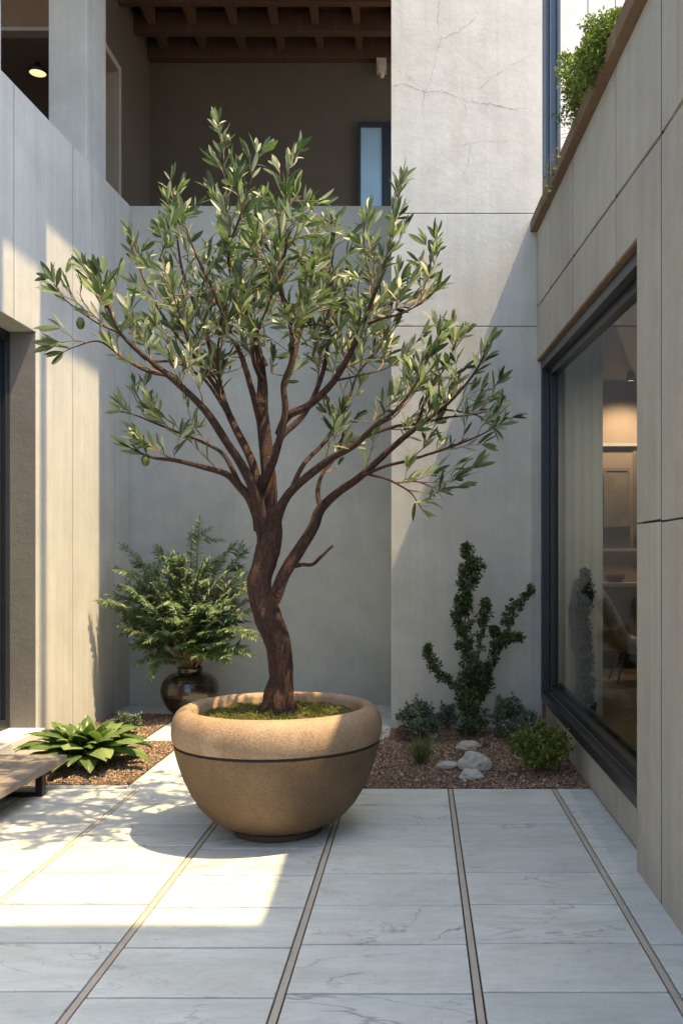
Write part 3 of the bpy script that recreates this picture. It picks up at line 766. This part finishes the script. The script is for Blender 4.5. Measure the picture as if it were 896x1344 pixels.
# separate right limb
branch([(352,800,.0,20),(362,782,.04,20),(374,751,.06,19),(394,720,.08,18),(411,692,.1,16.5),(421,668,.1,15),(445,645,.05,13),(471,627,.0,11),(513,589,-.05,9),(546,561,-.1,7.5),(579,537,-.12,5.5),(607,509,-.15,4),(628,480,-.16,2.8),(640,450,-.18,1.7)], seg=18)
branch([(471,627,0,6),(505,612,-.1,5),(541,603,-.15,4.4),(597,584,-.2,3.2),(628,572,-.2,2.4),(652,558,-.2,1.4)])
branch([(480,622,0,4.5),(505,628,-.15,3.6),(522,636,-.2,3),(540,648,-.22,2.2),(553,668,-.25,1.3)])
branch([(522,634,-.2,2.4),(545,632,-.2,2),(568,640,-.2,1.3)])
branch([(421,668,.1,8),(417,645,.15,7),(423,622,.2,5.5),(440,600,.3,4.5),(450,570,.35,3.2),(448,540,.35,2.2)])
branch([(579,537,-.12,3.5),(600,540,-.1,2.8),(625,545,-.05,2),(645,560,-.05,1.4)])
branch([(546,561,-.1,4),(560,520,0,3.4),(585,480,.05,2.6),(600,445,.05,1.6)])
# bare spur
branch([(388,742,.08,9),(398,741,.06,6),(410,741,.03,5.5),(421,731,0,5),(430,722,0,4),(437,716,0,3)], keep=False)
# extra depth limbs towards the camera and away
for k in range(14):
    s_ = branches[[0,3,6,9,10,11,12,14,15,18,20,0,6,12][k]]
    i0 = int(len(s_[0])*r.uniform(.35,.6)); p0 = s_[0][i0]; r0 = s_[1][i0]*.6
    az = r.choice([-1,1]); end = p0+Vector((r.uniform(-.2,.2), az*r.uniform(.35,.7), r.uniform(.2,.55)))
    mid = p0.lerp(end,.5)+Vector((r.uniform(-.08,.08),r.uniform(-.08,.08),-.06))
    pts = [Vector(q) for q in cr([tuple(p0),tuple(mid),tuple(end)], 8)]
    rad = [max(.0022, r0*(1-.85*i/(len(pts)-1))) for i in range(len(pts))]
    trunk.tube(pts, rad, 8, .1, 0, k); branches.append((pts, rad))

CEN = P(365, 560, TD)
def leafy(pts, start, spacing, Ls=(.065,.12), tip=4, lf=leaves):
    """leaves along a twig"""
    tot = 0; nxt = 0; side = 1; n = len(pts)
    for i in range(1, n):
        seg_ = pts[i]-pts[i-1]; tot += seg_.length
        if i/n < start: continue
        while nxt < tot:
            nxt = max(nxt, tot-seg_.length)+spacing*r.uniform(.6,1.4)
            d_ = seg_.normalized()
            sv = d_.cross(Vector((r.gauss(0,1), r.gauss(0,1), r.gauss(0,1)))).normalized()
            a = r.uniform(.35,1.0)
            ld = d_*math.cos(a)+sv*math.sin(a)+Vector((0,0,.25))
            L = r.uniform(*Ls); nv = Vector((r.gauss(0,.7), r.gauss(0,.7), .8))
            lf.leaf(pts[i-1].lerp(pts[i], r.random()), ld, nv, L, L*r.uniform(.15,.225), r.uniform(.1,.5), r.uniform(-.1,.3))
    d_ = (pts[-1]-pts[-2]).normalized()
    for k in range(tip):
        sv = d_.cross(Vector((r.gauss(0,1), r.gauss(0,1), r.gauss(0,1)))).normalized(); a = r.uniform(.1,.65)
        L = r.uniform(*Ls)*1.08
        lf.leaf(pts[-1], d_*math.cos(a)+sv*math.sin(a), Vector((r.gauss(0,1),r.gauss(0,1),.4)), L, L*r.uniform(.19,.27), r.uniform(.1,.5), r.uniform(-.05,.2))

def twig(p0, d_, L, r0, leaf_start=.25, depth=0):
    n = 9; pts = [p0.copy()]; d_ = d_.normalized()
    for i in range(n):
        d_ = (d_+Vector((r.gauss(0,.15), r.gauss(0,.15), r.gauss(.05,.12)))).normalized()
        pts.append(pts[-1]+d_*(L/n))
    twigs.tube(pts, [max(.0012, r0*(1-.7*i/n)) for i in range(n+1)], 5)
    leafy(pts, leaf_start, .033)
    if depth:
        for _ in range(depth):
            i = r.randint(2,5); sv = Vector((r.gauss(0,1), r.gauss(0,1), r.gauss(.3,.6))).normalized()
            twig(pts[i], d_*.8+sv*.6, L*r.uniform(.4,.7), r0*.55, .2, 0)

for bi, (pts, rad) in enumerate(branches):
    n = len(pts)
    # leaves of the branch's own end
    k0 = int(n*.82); leafy(pts[k0:], 0, .026)
    L = 0
    for i in range(int(n*.26), n-1):
        L += (pts[i]-pts[i-1]).length
        f = i/n
        stepL = .080 if f > .7 else .085
        if L < stepL or f > .93: continue
        L = 0
        if rad[i] > .022 or (rad[i] > .014 and r.random() < .5): continue
        t_ = (pts[i]-pts[i-1]).normalized()
        outw = (pts[i]-CEN); outw.z *= .5; outw.normalize()
        sv = Vector((r.gauss(0,1), r.gauss(0,1), r.gauss(.25,.6))).normalized()
        d_ = t_*.9+sv*.75+outw*.35+Vector((0,0,.35))
        # the low limbs keep their undersides bare
        Lt = r.uniform(.12,.30)*(1.15 if f < .6 else 1.15-.95*(f-.6)/.4)
        if d_.z < 0: d_.z *= .3
        twig(pts[i], d_, Lt, .0042, .3, r.choice([0,1,1]) if f < .85 else 0)
for _ in range(120):
    a = r.uniform(0,6.283); q = math.sqrt(r.random())
    e = P(345+165*q*math.cos(a), 375+125*q*math.sin(a), TD+r.uniform(-.55,.6))
    best = None
    for pts, rad in branches:
        for i in range(int(len(pts)*.2), len(pts), 2):
            dv = e-pts[i]
            if dv.z < .02: continue
            k_ = dv.length+.35*math.hypot(dv.x, dv.y)
            if best is None or k_ < best[0]: best = (k_, pts[i])
    if best is None or best[0] > .62: continue
    p0 = best[1]; m_ = p0.lerp(e,.5)+Vector((r.gauss(0,.035), r.gauss(0,.035), -.02))
    pts = [Vector(v) for v in cr([tuple(p0),tuple(m_),tuple(e)], 5)]
    twigs.tube(pts, [.0036*(1-.6*i/len(pts)) for i in range(len(pts))], 5)
    leafy(pts, .35, .036, (.06,.12), 4)
trunk.build('trunk', M['bark'], ot, smooth=True)
tw_ = twigs.build('twigs', M['twig'], ot, smooth=True)
leaves.build('foliage', M['olive_leaf'], ot)
for (x, y, dd) in ((106,424,-.6),(191,604,-.45),(298,183,.1),(350,300,-.2)):
    c = P(x, y, TD+dd); w = MB()
    w.lathe([(0,-.032),(.012,-.028),(.02,-.012),(.021,.004),(.016,.02),(.007,.028),(0,.03)], c.x, c.y, 14, 0, c.z)
    w.build('olive', simple('green_olive', (.07,.085,.02), .3, 0, .3), ot, smooth=True)

# ------------------------------------------------------------------ dark vase and its feathery shrub
VXc, VYc = (249.5-VX)/F*8.75, 8.75
va = thing('vase', (VXc,VYc,0), 'dark brown glazed round vase near the left back corner', 'vase')
w = MB()
pv = cr([(.115,0),(.15,.03),(.215,.10),(.262,.19),(.274,.27),(.250,.35),(.19,.405),(.13,.425)], 6)
pv = [(a+.0022*math.sin(b*190), b) for a, b in pv]
w.lathe([(0,0)]+pv+[(.118,.43)], VXc, VYc, 72); w.build('body', M['vase'], va, smooth=True)
w = MB(); w.lathe([(.118,.43),(.116,.455),(.124,.47),(.118,.478),(.105,.475),(.10,.45),(.10,.40)], VXc, VYc, 60); w.build('neck', M['vase'], va, smooth=True)
w = MB(); w.lathe([(.1,.44),(0,.45)], VXc, VYc, 24); w.build('soil', M['soil'], va)
fs_ = thing('feathery_shrub', (VXc,VYc,.44), 'bushy dark green shrub with feathery shoots growing from the dark vase', 'shrub')
st = MB(); fl = MB(); r = random.Random(31)
tips = [(160,716,0),(150,745,-.2),(128,790,-.45),(150,800,-.35),(205,722,.1),(200,750,-.2),(228,735,.0),(262,684,.05),(252,700,.15),(270,745,-.1),(306,716,.1),(285,735,.2),(325,722,.1),(318,750,-.1),(330,770,-.2),(335,800,-.1),(334,830,-.25),
        (330,858,-.3),(172,848,-.3),(182,870,-.3),(165,830,-.35),(200,872,-.35),(300,868,-.35),(280,860,-.4),(155,770,.1),(180,770,.3),(215,770,.35),(245,760,.3),(290,770,.3),(310,790,.3),(190,800,-.5),(225,790,-.55),(260,795,-.55),(295,800,-.5),(240,815,-.6),(210,830,-.55),(270,830,-.55),(315,825,-.4),(175,815,-.1),(235,850,-.5)]
for _ in range(52):
    a = r.uniform(0,6.283); q = math.sqrt(r.random()); tips.append((243+98*q*math.cos(a), 800+68*q*math.sin(a)-8, r.uniform(-.5,.42)))
base = Vector((VXc,VYc,.46))
for (x, y, dd) in tips:
    e = P(x, y, VYc+dd)
    e.x = max(e.x, -2.93); e.y = min(e.y, 9.42)
    s0 = base+Vector((r.uniform(-.07,.07), r.uniform(-.07,.07), 0))
    L = (e-s0).length
    m1 = s0.lerp(e,.33)+Vector((0,0,.14*L)); m2 = s0.lerp(e,.7)+Vector((0,0,.13*L))
    pts = [Vector(q) for q in cr([tuple(s0),tuple(m1),tuple(m2),tuple(e)], 7)]
    n = len(pts); st.tube(pts, [.008*(1-.8*i/n)+.0015 for i in range(n)], 6)
    def pinn(pts, i0, sc=1.0):
        n = len(pts)
        for i in range(i0, n):
            for h in (0,.5):
                p0 = pts[i-1].lerp(pts[i], h); d_ = (pts[i]-pts[i-1]).normalized()
                f = (i-i0)/max(1,n-i0)
                side = d_.cross(Vector((0,-.6,1))).normalized()
                for sgn in (-1,1):
                    Lf = r.uniform(.07,.115)*sc*(1-.42*f)
                    ld = d_*.75+side*sgn*1.0+Vector((r.gauss(0,.15),r.gauss(0,.15),r.gauss(.05,.15)))
                    fl.leaf(p0, ld, Vector((r.gauss(0,.3),-.5+r.gauss(0,.3),1)), Lf, Lf*.26, .3, r.uniform(0,.4), ((0,.2),(.35,1),(.7,.75),(1,0)))
        d_ = (pts[-1]-pts[-2]).normalized(); fl.leaf(pts[-1], d_, Vector((.2,-.5,1)), .06*sc, .014, .3, .1)
    pinn(pts, int(n*.42))
    for _ in range(r.choice([2,3,3])):
        i = r.randint(int(n*.35), int(n*.8)); d_ = (pts[i]-pts[i-1]).normalized()+Vector((r.gauss(0,.6),r.gauss(0,.6),r.gauss(.1,.4)))
        d_.normalize(); Ls = r.uniform(.14,.28); q = []
        for k in range(7):
            v_ = pts[i]+d_*(Ls*k/6)-Vector((0,0,.18*Ls*(k/6)**2)); v_.x = max(v_.x,-2.96); v_.y = min(v_.y,9.45); q.append(v_)
        st.tube(q, [.003]*7, 5); pinn(q, 2, .85)
st.build('stems', M['stem'], fs_, smooth=True); fl.build('foliage', M['shrub_leaf'], fs_)

# ------------------------------------------------------------------ broad leaved plant
def hosta(cx, cy, n, R0, label):
    o = thing('leafy_plant', (cx,cy,0), label, 'plant'); w = MB(); r = random.Random(8)
    for k in range(n):
        a = k*2.399+r.uniform(-.3,.3); q = (k+.5)/n
        el = R(90)-R(58)*q**.9+r.uniform(-.08,.08)
        L = R0*(.62+.42*q)*r.uniform(.85,1.12); W = L*r.uniform(.27,.38)
        dh = Vector((math.cos(a), math.sin(a), 0)); base_ = Vector((cx,cy,.03))+dh*.03
        S = 12; C_ = 6; vs = []
        p_ = base_.copy(); e_ = el; side = Vector((-dh.y, dh.x, 0)); tw_ = r.uniform(-.3,.3)
        for i in range(S+1):
            t_ = i/S
            wd = W*.5*(.12+.02*t_ if t_ < .18 else max(0,math.sin(math.pi*((t_-.12)/.88)**.85))**.75)
            d3 = dh*math.cos(e_)+Vector((0,0,math.sin(e_))); nn_ = d3.cross(side)*-1
            sd = (side*math.cos(tw_*t_)+nn_*math.sin(tw_*t_))
            for j in range(C_+1):
                u = -1+2*j/C_
                vs.append(p_+sd*(u*wd)+nn_*(wd*.35*abs(u)+.004*math.sin(t_*14+u*3)))
            p_ = p_+d3*(L/S); e_ -= R(96)/S*(.3+1.1*t_)*(.9+.35*q)
            if p_.z < .015: p_.z = .015
        fs = [(i*(C_+1)+j, i*(C_+1)+j+1, (i+1)*(C_+1)+j+1, (i+1)*(C_+1)+j) for i in range(S) for j in range(C_)]
        w.add(vs, fs)
    w.build('foliage', M['hosta_leaf'], o, smooth=True)
    w = MB(); w.lathe([(.05,0),(.045,.05),(.02,.08),(0,.085)], cx, cy, 12); w.build('stem', M['hosta_leaf'], o, smooth=True)
hosta(-2.44, 6.68, 84, .52, 'bright green plant with broad arching leaves beside the left wall')

# ------------------------------------------------------------------ small leaved shrubs
def lobe_leaves(mb, c, rad, n, size, rr, wd=.55, shell=.6):
    for _ in range(n):
        v_ = Vector((rr.gauss(0,1), rr.gauss(0,1), rr.gauss(0,1))).normalized()
        q = shell+(1-shell)*rr.random()
        q *= 1+.12*noise.noise(v_*2.3+c*3)
        p_ = c+Vector((v_.x*rad[0], v_.y*rad[1], v_.z*rad[2]))*q
        if p_.z < .01: continue
        L = size*rr.uniform(.6,1.3)
        mb.leaf(p_, v_+Vector((rr.gauss(0,.5), rr.gauss(0,.5), rr.gauss(.25,.5))), v_+Vector((rr.gauss(0,.6),rr.gauss(0,.6),rr.gauss(0,.6))), L, L*wd, .25, .2, ((0,.3),(.4,1),(.75,.8),(1,0)))
def bush(name, px, py_base, wpx, hpx, mat, label, n=2600, size=.026, seed=1, cat='shrub', d=None, wd=.55, clumps=26, group=None):
    rr = random.Random(seed); d = d or 1800/(py_base-VY)
    c = P(px, py_base, d); c.z = 0; Rr = wpx/2/F*d; H = hpx/F*d
    o = thing(name, (c.x,c.y,0), label, cat, group); w = MB(); s_ = MB()
    cc = Vector((c.x, c.y, H*.5))
    for k in range(clumps):
        th = rr.uniform(0,6.283); ph = math.acos(rr.uniform(-.75,1))
        v_ = Vector((math.sin(ph)*math.cos(th), math.sin(ph)*math.sin(th), math.cos(ph)))
        q = rr.uniform(.55,.84)
        ctr = cc+Vector((v_.x*Rr, v_.y*Rr, v_.z*H*.5))*q
        lr_ = Rr*rr.uniform(.20,.34)
        lobe_leaves(w, ctr, (lr_,lr_,lr_*.9), n//clumps, size, rr, wd, .35)
        s0 = Vector((c.x+rr.uniform(-.02,.02), c.y+rr.uniform(-.02,.02), 0)); m_ = s0.lerp(ctr,.5)+Vector((0,0,.02))
        s_.tube([s0, m_, ctr], [.006,.004,.002], 5)
        # stray shoots
        if rr.random() < .8:
            e = ctr+v_*lr_*1.35+Vector((0,0,.02)); s_.tube([ctr, e], [.002,.001], 4)
            for _ in range(8): 
                L = size*rr.uniform(.6,1.1); w.leaf(ctr.lerp(e, rr.uniform(.5,1)), v_+Vector((rr.gauss(0,.7),rr.gauss(0,.7),rr.gauss(.2,.5))), Vector((rr.gauss(0,1),rr.gauss(0,1),1)), L, L*wd, .25,.2,((0,.3),(.4,1),(.75,.8),(1,0)))
    w.build('foliage', mat, o); s_.build('stems', M['stem'], o, smooth=True)
    return o
bush('low_shrub', 549, 968, 60, 46, M['grey_leaf'], 'round grey green shrub nearest the planter, at the left end of the right bed', 3000, .026, 2)
bush('low_shrub', 587, 957, 28, 34, M['grey_leaf'], 'narrow greyish shrub squeezed between the round shrub and the tall upright one', 900, .024, 3, clumps=12)
bush('low_shrub', 673, 967, 70, 48, M['grey_leaf'], 'wide blue green shrub against the back wall beside the window', 3600, .026, 4)
bush('low_shrub', 709, 1013, 78, 66, M['lime_leaf'], 'yellow green round shrub at the front right of the gravel bed', 5200, .023, 5, clumps=36)
bush('low_shrub', 166, 955, 34, 30, M['grey_leaf'], 'small grey green shrub behind the broad leaved plant', 1300, .024, 6, d=7.9, clumps=14)
bush('low_shrub', 530, 972, 24, 20, M['pink_leaf'], 'tiny reddish plant at the left foot of the round grey green shrub', 420, .02, 9, clumps=8, cat='plant')

# upright shrub with arms
def arm_shrub():
    rr = random.Random(14); d = 7.75
    b0 = P(618, 967, d); o = thing('upright_shrub', (b0.x,b0.y,0), 'tall dark upright shrub with cactus like arms against the back right wall', 'shrub')
    w = MB(); s_ = MB()
    arms = [([(618,965,40),(620,930,44),(618,890,40),(612,850,30),(610,815,25),(609,790,26),(612,770,20)], 0),
            ([(610,790,20),(616,768,38),(618,750,44),(622,740,34),(612,725,14),(612,718,9)], -.02),
            ([(610,850,26),(605,820,34),(604,800,30),(601,786,20)], .04),
            ([(622,880,30),(630,840,20),(634,815,20),(637,798,13),(637,791,8)], -.08),
            ([(625,905,40),(640,880,26),(650,860,22),(662,835,30),(672,805,28),(684,785,24),(694,772,12)], .03),
            ([(660,840,20),(675,836,12),(682,837,8)], -.05), ([(655,850,24),(650,832,14),(646,826,8)], .05),
            ([(612,925,40),(598,898,26),(580,889,18),(569,875,14),(562,857,12),(561,850,8)], -.05),
            ([(616,950,44),(610,900,46),(622,870,36)], -.12), ([(622,950,42),(632,910,40),(636,880,28)], .1)]
    for pts, dd in arms:
        q = cr([(a,b,c_) for a,b,c_ in pts], 4)
        q3 = []
        for i, (x,y,wd) in enumerate(q):
            c = P(x,y,d+dd); q3.append(c); rad = max(.02, wd/2/F*d)
            for _ in range(max(2, int(rad*36))):
                v_ = Vector((rr.gauss(0,1),rr.gauss(0,1),rr.gauss(0,.6))).normalized()
                cc = c+v_*rad*rr.uniform(.2,.8); lr_ = rr.uniform(.018,.045)
                lobe_leaves(w, cc, (lr_,lr_,lr_), 34, .024, rr, .6, .3)
        s_.tube(q3, [.012*(1-.7*i/len(q3)) for i in range(len(q3))], 6)
    w.build('foliage', M['cone_leaf'], o); s_.build('stems', M['stem'], o, smooth=True)
arm_shrub()

# added plant standing in for the shrub reflected in the window
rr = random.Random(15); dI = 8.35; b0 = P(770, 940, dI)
o = thing('reflection_plant', (b0.x,b0.y,.06), 'slim dark green column plant added in place of a shrub reflected in the window glass', 'plant'); w = MB(); s_ = MB()
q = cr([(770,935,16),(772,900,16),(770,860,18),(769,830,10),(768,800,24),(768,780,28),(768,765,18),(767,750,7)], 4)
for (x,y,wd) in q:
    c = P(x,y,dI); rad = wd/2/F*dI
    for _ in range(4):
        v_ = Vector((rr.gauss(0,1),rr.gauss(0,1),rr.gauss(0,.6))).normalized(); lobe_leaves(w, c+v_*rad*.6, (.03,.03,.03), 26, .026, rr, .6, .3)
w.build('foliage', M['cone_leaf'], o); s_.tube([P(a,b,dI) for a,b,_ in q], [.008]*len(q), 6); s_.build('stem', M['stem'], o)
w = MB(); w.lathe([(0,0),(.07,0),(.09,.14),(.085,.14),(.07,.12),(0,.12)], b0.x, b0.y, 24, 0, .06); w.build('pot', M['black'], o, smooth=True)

# hanging bush on the coping
def hang():
    rr = random.Random(16); o = thing('hanging_shrub', (1.15,5.6,ct(5.6)), 'sunlit bright green shrub spilling over the wooden coping of the right building', 'shrub')
    w = MB(); s_ = MB()
    ctrs = []
    for _ in range(105):
        d = rr.uniform(4.85,6.0); u = (d-4.85)/1.15; m = math.sin(math.pi*min(1,u*.85+.12))
        x = rr.uniform(1.02-.17*m, 1.22); out = x < .985
        ctrs.append(Vector((x, d, ct(d)+(rr.uniform(-.06,.16*m+.06) if out else rr.uniform(.02,.10+.20*m)))))
    for c in ctrs:
        lr_ = rr.uniform(.045,.085); lobe_leaves(w, c, (lr_,lr_,lr_), 170, .018, rr, .6, .3)
        s_.tube([Vector((1.15,c.y,ct(c.y)+.01)), c.lerp(Vector((1.15,c.y,ct(c.y)+.1)),.4), c], [.005,.004,.002], 5)
    for k in range(5):
        d = rr.uniform(6.0,6.7); x = .97; z = ct(d)+.02; pts = [Vector((1.05,d,z+.02)), Vector((x-.03,d,z))]
        for i in range(7): pts.append(pts[-1]+Vector((rr.uniform(-.02,.004), rr.uniform(-.015,.015), -.05)))
        s_.tube(pts, [.0018]*len(pts), 4)
        for p_ in pts[2:]:
            if rr.random() < .55: w.leaf(p_, Vector((rr.gauss(0,1),rr.gauss(0,1),rr.gauss(0,.5))), Vector((0,-1,.4)), .035, .026, .2,.2,((0,.3),(.4,1),(.75,.8),(1,0)))
    w.build('foliage', M['bush_leaf'], o); s_.build('stems', M['stem'], o)
hang()

# grass tufts
def tuft(px, py, n, L, label, seed):
    rr = random.Random(seed); d = 1800/(py-VY); c = P(px,py,d); c.z = 0
    o = thing('grass_tuft', c, label, 'plant'); w = MB()
    for _ in range(n):
        a = rr.uniform(0,6.283); q = rr.uniform(.15,1.3); dr = Vector((math.cos(a)*q, math.sin(a)*q, 1))
        w.leaf(c+Vector((rr.gauss(0,.015),rr.gauss(0,.015),0)), dr, Vector((math.cos(a),math.sin(a),.5))*-1, L*rr.uniform(.6,1.1), .007, .3, -rr.uniform(.05,.35), ((0,.8),(.3,1),(.6,.8),(.85,.5),(1,0)))
    w.build('blades', M['grass_leaf'], o)
tuft(553, 1002, 150, .23, 'spiky green grass tuft in the gravel beside the planter', 1)
tuft(637, 981, 40, .06, 'tiny grass tuft in the gravel behind the largest stone', 2)

# stones
def stone(px, py, wpx, hpx, label, seed, ry=.75):
    d = 1800/(py-VY); c = P(px,py,d); Rx = wpx/2/F*d; H = hpx/F*d*.9
    bm = bmesh.new(); bmesh.ops.create_icosphere(bm, subdivisions=5, radius=1)
    off = Vector((seed*3.7, seed*1.3, 0))
    for v in bm.verts:
        n = noise.noise(v.co*1.1+off)*.28+noise.noise(v.co*2.6+off)*.10+noise.noise(v.co*7+off)*.02
        v.co = v.co*(1+n)
        if v.co.z < -.3: v.co.z = -.3
        v.co = Vector((v.co.x*Rx, v.co.y*Rx*ry, v.co.z*H*.72))
    me = bpy.data.meshes.new('stone'); bm.to_mesh(me); bm.free(); me.polygons.foreach_set('use_smooth',[True]*len(me.polygons))
    me.materials.append(M['rock']); o = bpy.data.objects.new('stone', me); COL.objects.link(o)
    o.location = (c.x, c.y+Rx*.3, H*.18); tag(o, label, 'stone', 'stones in the right gravel bed')
stone(623, 1010, 44, 26, 'largest rounded pale stone in the middle of the gravel', 1)
stone(587, 1008, 30, 10, 'flat thin stone left of the largest stone', 2)
stone(618, 1022, 30, 14, 'low broken stone in front of the largest stone', 3)
stone(614, 984, 32, 14, 'smooth oval stone behind the largest stone', 4)
stone(568, 968, 14, 9, 'very small stone at the right foot of the round grey green shrub', 5)

# ------------------------------------------------------------------ bench
bn = thing('bench', (-2.62,4.9,0), 'low weathered grey bench with black metal legs beside the left wall', 'bench')
w = MB(); w.box(-2.93,-2.63,3.6,6.06,.165,.212); w.box(-2.626,-2.33,3.6,6.06,.165,.212)
w.build('seat', M['bench'], bn, bevel=.006)
for y in (5.85,3.9):
    w = MB(); w.box(-2.43,-2.385,y-.06,y,0,.164); w.box(-2.88,-2.835,y-.06,y,0,.164); w.box(-2.835,-2.43,y-.06,y,.132,.164); w.box(-2.835,-2.43,y-.06,y,0,.03)
    w.build('leg', M['black'], bn, bevel=.003)

# ------------------------------------------------------------------ light, sky, camera
wd_ = bpy.data.worlds.new('World'); scene.world = wd_; wd_.use_nodes = True
nt = wd_.node_tree; bg = nt.nodes['Background']
sky = nt.nodes.new('ShaderNodeTexSky'); sky.sky_type = 'NISHITA'; sky.sun_disc = False
to_sun = Vector((1.0,-SK,2.49)).normalized()
sky.sun_elevation = math.asin(to_sun.z); sky.sun_rotation = math.atan2(to_sun.x, to_sun.y)
sky.air_density = 1.0; sky.dust_density = 2.5; sky.ozone_density = 1.0
nt.links.new(sky.outputs[0], bg.inputs[0]); bg.inputs[1].default_value = .15
sl = bpy.data.lights.new('sun', 'SUN'); sl.energy = 2.95; sl.angle = R(.6); sl.color = (1.0,.73,.39)
so = bpy.data.objects.new('sun', sl); COL.objects.link(so); so.rotation_euler = to_sun.to_track_quat('Z','Y').to_euler(); so.location = (6,-2,14)
fill_dl = thing('downlight', (2.3,6.9,3.9), 'unseen ceiling spotlight added to brighten the panel inside the window', 'lamp')
w = MB(); w.lathe([(.03,.05),(.055,.05),(.06,-.06),(.052,-.062)], 2.3, 6.9, 24, 0, 3.89); w.build('housing', M['black'], fill_dl, smooth=True)
w = MB(); w.lathe([(.05,-.05),(0,-.05)], 2.3, 6.9, 24, 0, 3.89); w.build('bulb', M['lamp'], fill_dl)
p2 = bpy.data.lights.new('panel_fill_spot', 'SPOT'); p2.energy = 22; p2.color = (1,.88,.72); p2.spot_size = R(150); p2.spot_blend = .8; p2.shadow_soft_size = .06  # fill light added to brighten the panel inside the window
q2 = bpy.data.objects.new('panel_fill_spot', p2); COL.objects.link(q2); q2.location = (2.3,6.9,3.8)
pl = bpy.data.lights.new('room_spot', 'SPOT'); pl.energy = 34; pl.color = (1,.72,.45); pl.spot_size = R(120); pl.spot_blend = .8; pl.shadow_soft_size = .06
po = bpy.data.objects.new('room_spot', pl); COL.objects.link(po); po.location = (2.75,11.9,3.8); po.rotation_euler = (R(18),0,0)

cam = bpy.data.cameras.new('camera'); co = bpy.data.objects.new('camera', cam); COL.objects.link(co)
co.location = (0,0,CH); co.rotation_euler = (R(90),0,0)
cam.sensor_fit = 'VERTICAL'; cam.sensor_height = 36; cam.lens = 36*F/1344
cam.shift_x = -(VX-448)/1344; cam.shift_y = (VY-672)/1344; cam.clip_end = 2000; cam.clip_start = .05
scene.camera = co
scene.render.engine = 'CYCLES'
vs_ = scene.view_settings; vs_.view_transform = 'Standard'; vs_.look = 'None'; vs_.exposure = 1.84; vs_.gamma = 1
scene.cycles.max_bounces = 8; scene.cycles.diffuse_bounces = 5; scene.cycles.transparent_max_bounces = 12
